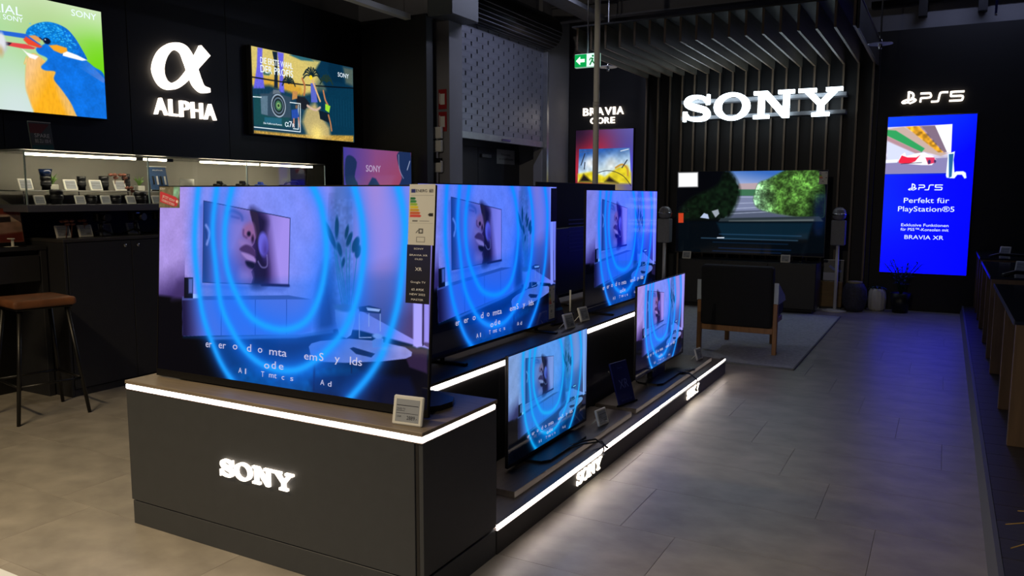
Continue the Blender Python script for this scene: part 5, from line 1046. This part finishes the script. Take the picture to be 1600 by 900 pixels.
t = thing('wooden_box', 'low amber wooden box behind the right speaker', 'box', (-1.25, 10.99, 0))
MB().box(-.15, .13, -.06, .06, .03, .36, .004).build('body', mat('amber_wood', (112, 86, 42), .5, noise=.2, scale=6, stretch=(1, 1, 6)), t); MB().box(-.14, .12, -.05, .05, 0, .03).build('plinth', SATB, t)
t = lean_sign('upright product leaflet on the wooden box', (-1.245, 10.99, .362), 0, .25, .28, -.12, mat('leaflet_dark', (30, 36, 48), .4, noise=.4, scale=9), [], PALE)
MB().box(-.12, .03, -.002, 0, .01, .11).build('printed_field', mat('leaflet_pale', (150, 152, 170), .5), t); MB().ribbon([(-.05, .2), (.02, .15), (.1, .13)], .03, -.002, 0).build('printed_shape', PALE, t); MB().box(-.125, .125, -.003, .0, .274, .28).build('holder_edge', PLAST, t)
t = thing('woven_basket', 'dark bulging woven basket between the leaflet and the white vase', 'basket', (-.965, 10.9, 0))
bk = MB(); bk.lathe([(.1, 0), (.135, .08), (.15, .19), (.138, .29), (.1, .355), (.09, .36)], 28, None, .02, 14); bk.build('body', mat('basket_weave', (60, 60, 76), .7, noise=.3, scale=40, bump=.6), t)
MB().lathe([(.085, .355), (.088, .38), (.06, .385), (.0005, .385)], 20).build('lid', mat('basket_lid', (150, 140, 104), .6), t)
t = thing('vase_plant', 'white ribbed vase with drooping dark leaves', 'plant', (-.715, 11.1, 0))
MB().lathe([(.075, 0), (.1, .03), (.108, .14), (.1, .24), (.08, .28), (.07, .285)], 48, None, .035, 12).build('vase', mat('vase_white', (206, 204, 200), .5), t)
def leaf(m, base, dirv, L, wd, droop, name, parent):
    b_ = bmesh.new(); d = Vector(dirv).normalized(); side_ = d.cross(Vector((0, 0, 1))).normalized(); R_ = []
    for i in range(6):
        s = i/5; p = Vector(base)+d*L*s+Vector((0, 0, -droop*s*s)); wv = wd*math.sin(PI*(.12+.86*s))
        R_.append((b_.verts.new(p-side_*wv), b_.verts.new(p+Vector((0, 0, -.004))), b_.verts.new(p+side_*wv)))
    for a, c in zip(R_[:-1], R_[1:]): b_.faces.new((a[0], a[1], c[1], c[0])); b_.faces.new((a[1], a[2], c[2], c[1]))
    q = MB(); q._add(b_); return q.build(name, m, parent)
rr = random.Random(8)
for k in range(12): a = k*.53; leaf(LEAF, (0, 0, .27), (math.cos(a), math.sin(a)*.7, .9+.5*rr.random()), .2, .016, .16, 'leaf', t)
t = thing('potted_palm', 'dark leafy plant in a black pot in front of the deep blue panel', 'plant', (-.44, 11.05, 0))
MB().lathe([(.09, 0), (.12, .25), (.11, .25), (.1, .22)], 20).build('pot', SATB, t)
for k in range(9):
    a = k*.7+.2; h = .34+.16*rr.random(); e = Vector((math.cos(a)*(.08+.16*rr.random()), math.sin(a)*.1, .24+h)); MB().tube([(0, 0, .2), (e.x*.4, e.y*.4, .24+h*.6), tuple(e)], .005, 5).build('stem', LEAF, t)
    for j in range(9):
        s = .35+.65*j/8; p = (e.x*s*(.4+.6*s), e.y*s, .22+(h+.02)*s); b2 = a+j*2.2
        leaf(LEAF, p, (math.cos(b2), math.sin(b2)*.5, .45), .07, .011, .02, 'leaf', t)

# ================================================================== counters on the podium, odds and ends at the frame edge
OAKP = mat('oak_panel', (110, 86, 58), .5, noise=.2, scale=5, stretch=(6, 6, .5)); TOPG = mat('counter_glass', (36, 40, 52), .12)
for lb, y0, y1, mid in (('oak sided counter with dark glass top, nearest on the podium', 5.0, 7.08, 5.86), ('oak sided counter with dark glass top, middle one on the podium', 7.7, 9.5, 8.5), ('oak sided counter with dark glass top, farthest on the podium', 10.08, 11.25, 10.7)):
    t = thing('podium_counter', lb, 'counter', (0, 0, 0), 0, 'counters on the podium')
    for y in (y0, mid, y1-.045): MB().box(.368, 1.15, y, y+.045, .1, .775, .002).build('side_panel', OAKP, t)
    MB().box(.44, 1.15, y0+.045, y1-.045, .1, .74).build('carcass', SATB, t); MB().box(.36, 1.16, y0-.008, y1+.005, .775, .795, .002).build('glass_top', TOPG, t)
    MB().box(.356, .362, y0-.01, y1+.006, .772, .797).build('edge_trim', mat('edge_trim', (96, 100, 116), .3, metal=.6), t)
    MB().tube([(.45, y0+.1, .8), (.55, y0+.16, .83), (.8, y0+.14, .82), (1.05, y0+.2, .81)], .018, 7).build('cable_hose', SATB, t)
    price_tag(lb.replace('oak sided counter with dark glass top,', 'price tag standing on the counter that is'), (.62, y0+.6, .797), -.4, 1.0, -.3, 'price tags on the podium counters', False)
t = thing('leaflet_holder', 'clear leaflet holder with a white printed sheet cut by the right frame edge', 'holder', (.43, 4.36, .1), -.5, None, -.3)
MB().box(-.02, .25, 0, .006, 0, .3, .001).build('acrylic_back', GLASS, t); MB().box(-.015, .24, -.004, -.001, .02, .2, .001).build('sheet', mat('sheet_print', (190, 190, 200), .5, noise=.4, scale=14), t); MB().box(-.02, .25, -.02, .03, -.004, .004).build('foot_strip', GLASS, t)
t = thing('straw_plant', 'plant with thin straw coloured leaves reaching in at the lower right', 'plant', (.62, 3.35, .1))
MB().lathe([(.08, 0), (.1, .2), (.09, .2)], 18).build('pot', SATB, t)
for k, (dx, dy, dz, L) in enumerate(((-1, .15, .02, .36), (-1, .3, .18, .34), (-1, -.1, -.14, .34), (-.9, .5, .3, .36), (-1, -.35, .1, .3), (.8, .2, .4, .3), (.3, -.9, .4, .3), (.2, .8, .5, .3))): leaf(STRAW, (0, 0, .18), (dx, dy, dz+.1), L, .009, .09, 'leaf', t)
t = thing('white_table', 'white table top corner at the lower left edge of the picture', 'table', (0, 0, 0))
MB().box(-3.0, -1.35, .15, .79, .725, .75, .004).build('table_top', mat('table_white', (225, 228, 226), .4), t)
for x in (-2.95, -1.42):
    for y in (.2, .72): MB().tube([(x, y, 0), (x, y, .725)], .02, 10).build('leg', GALV, t)
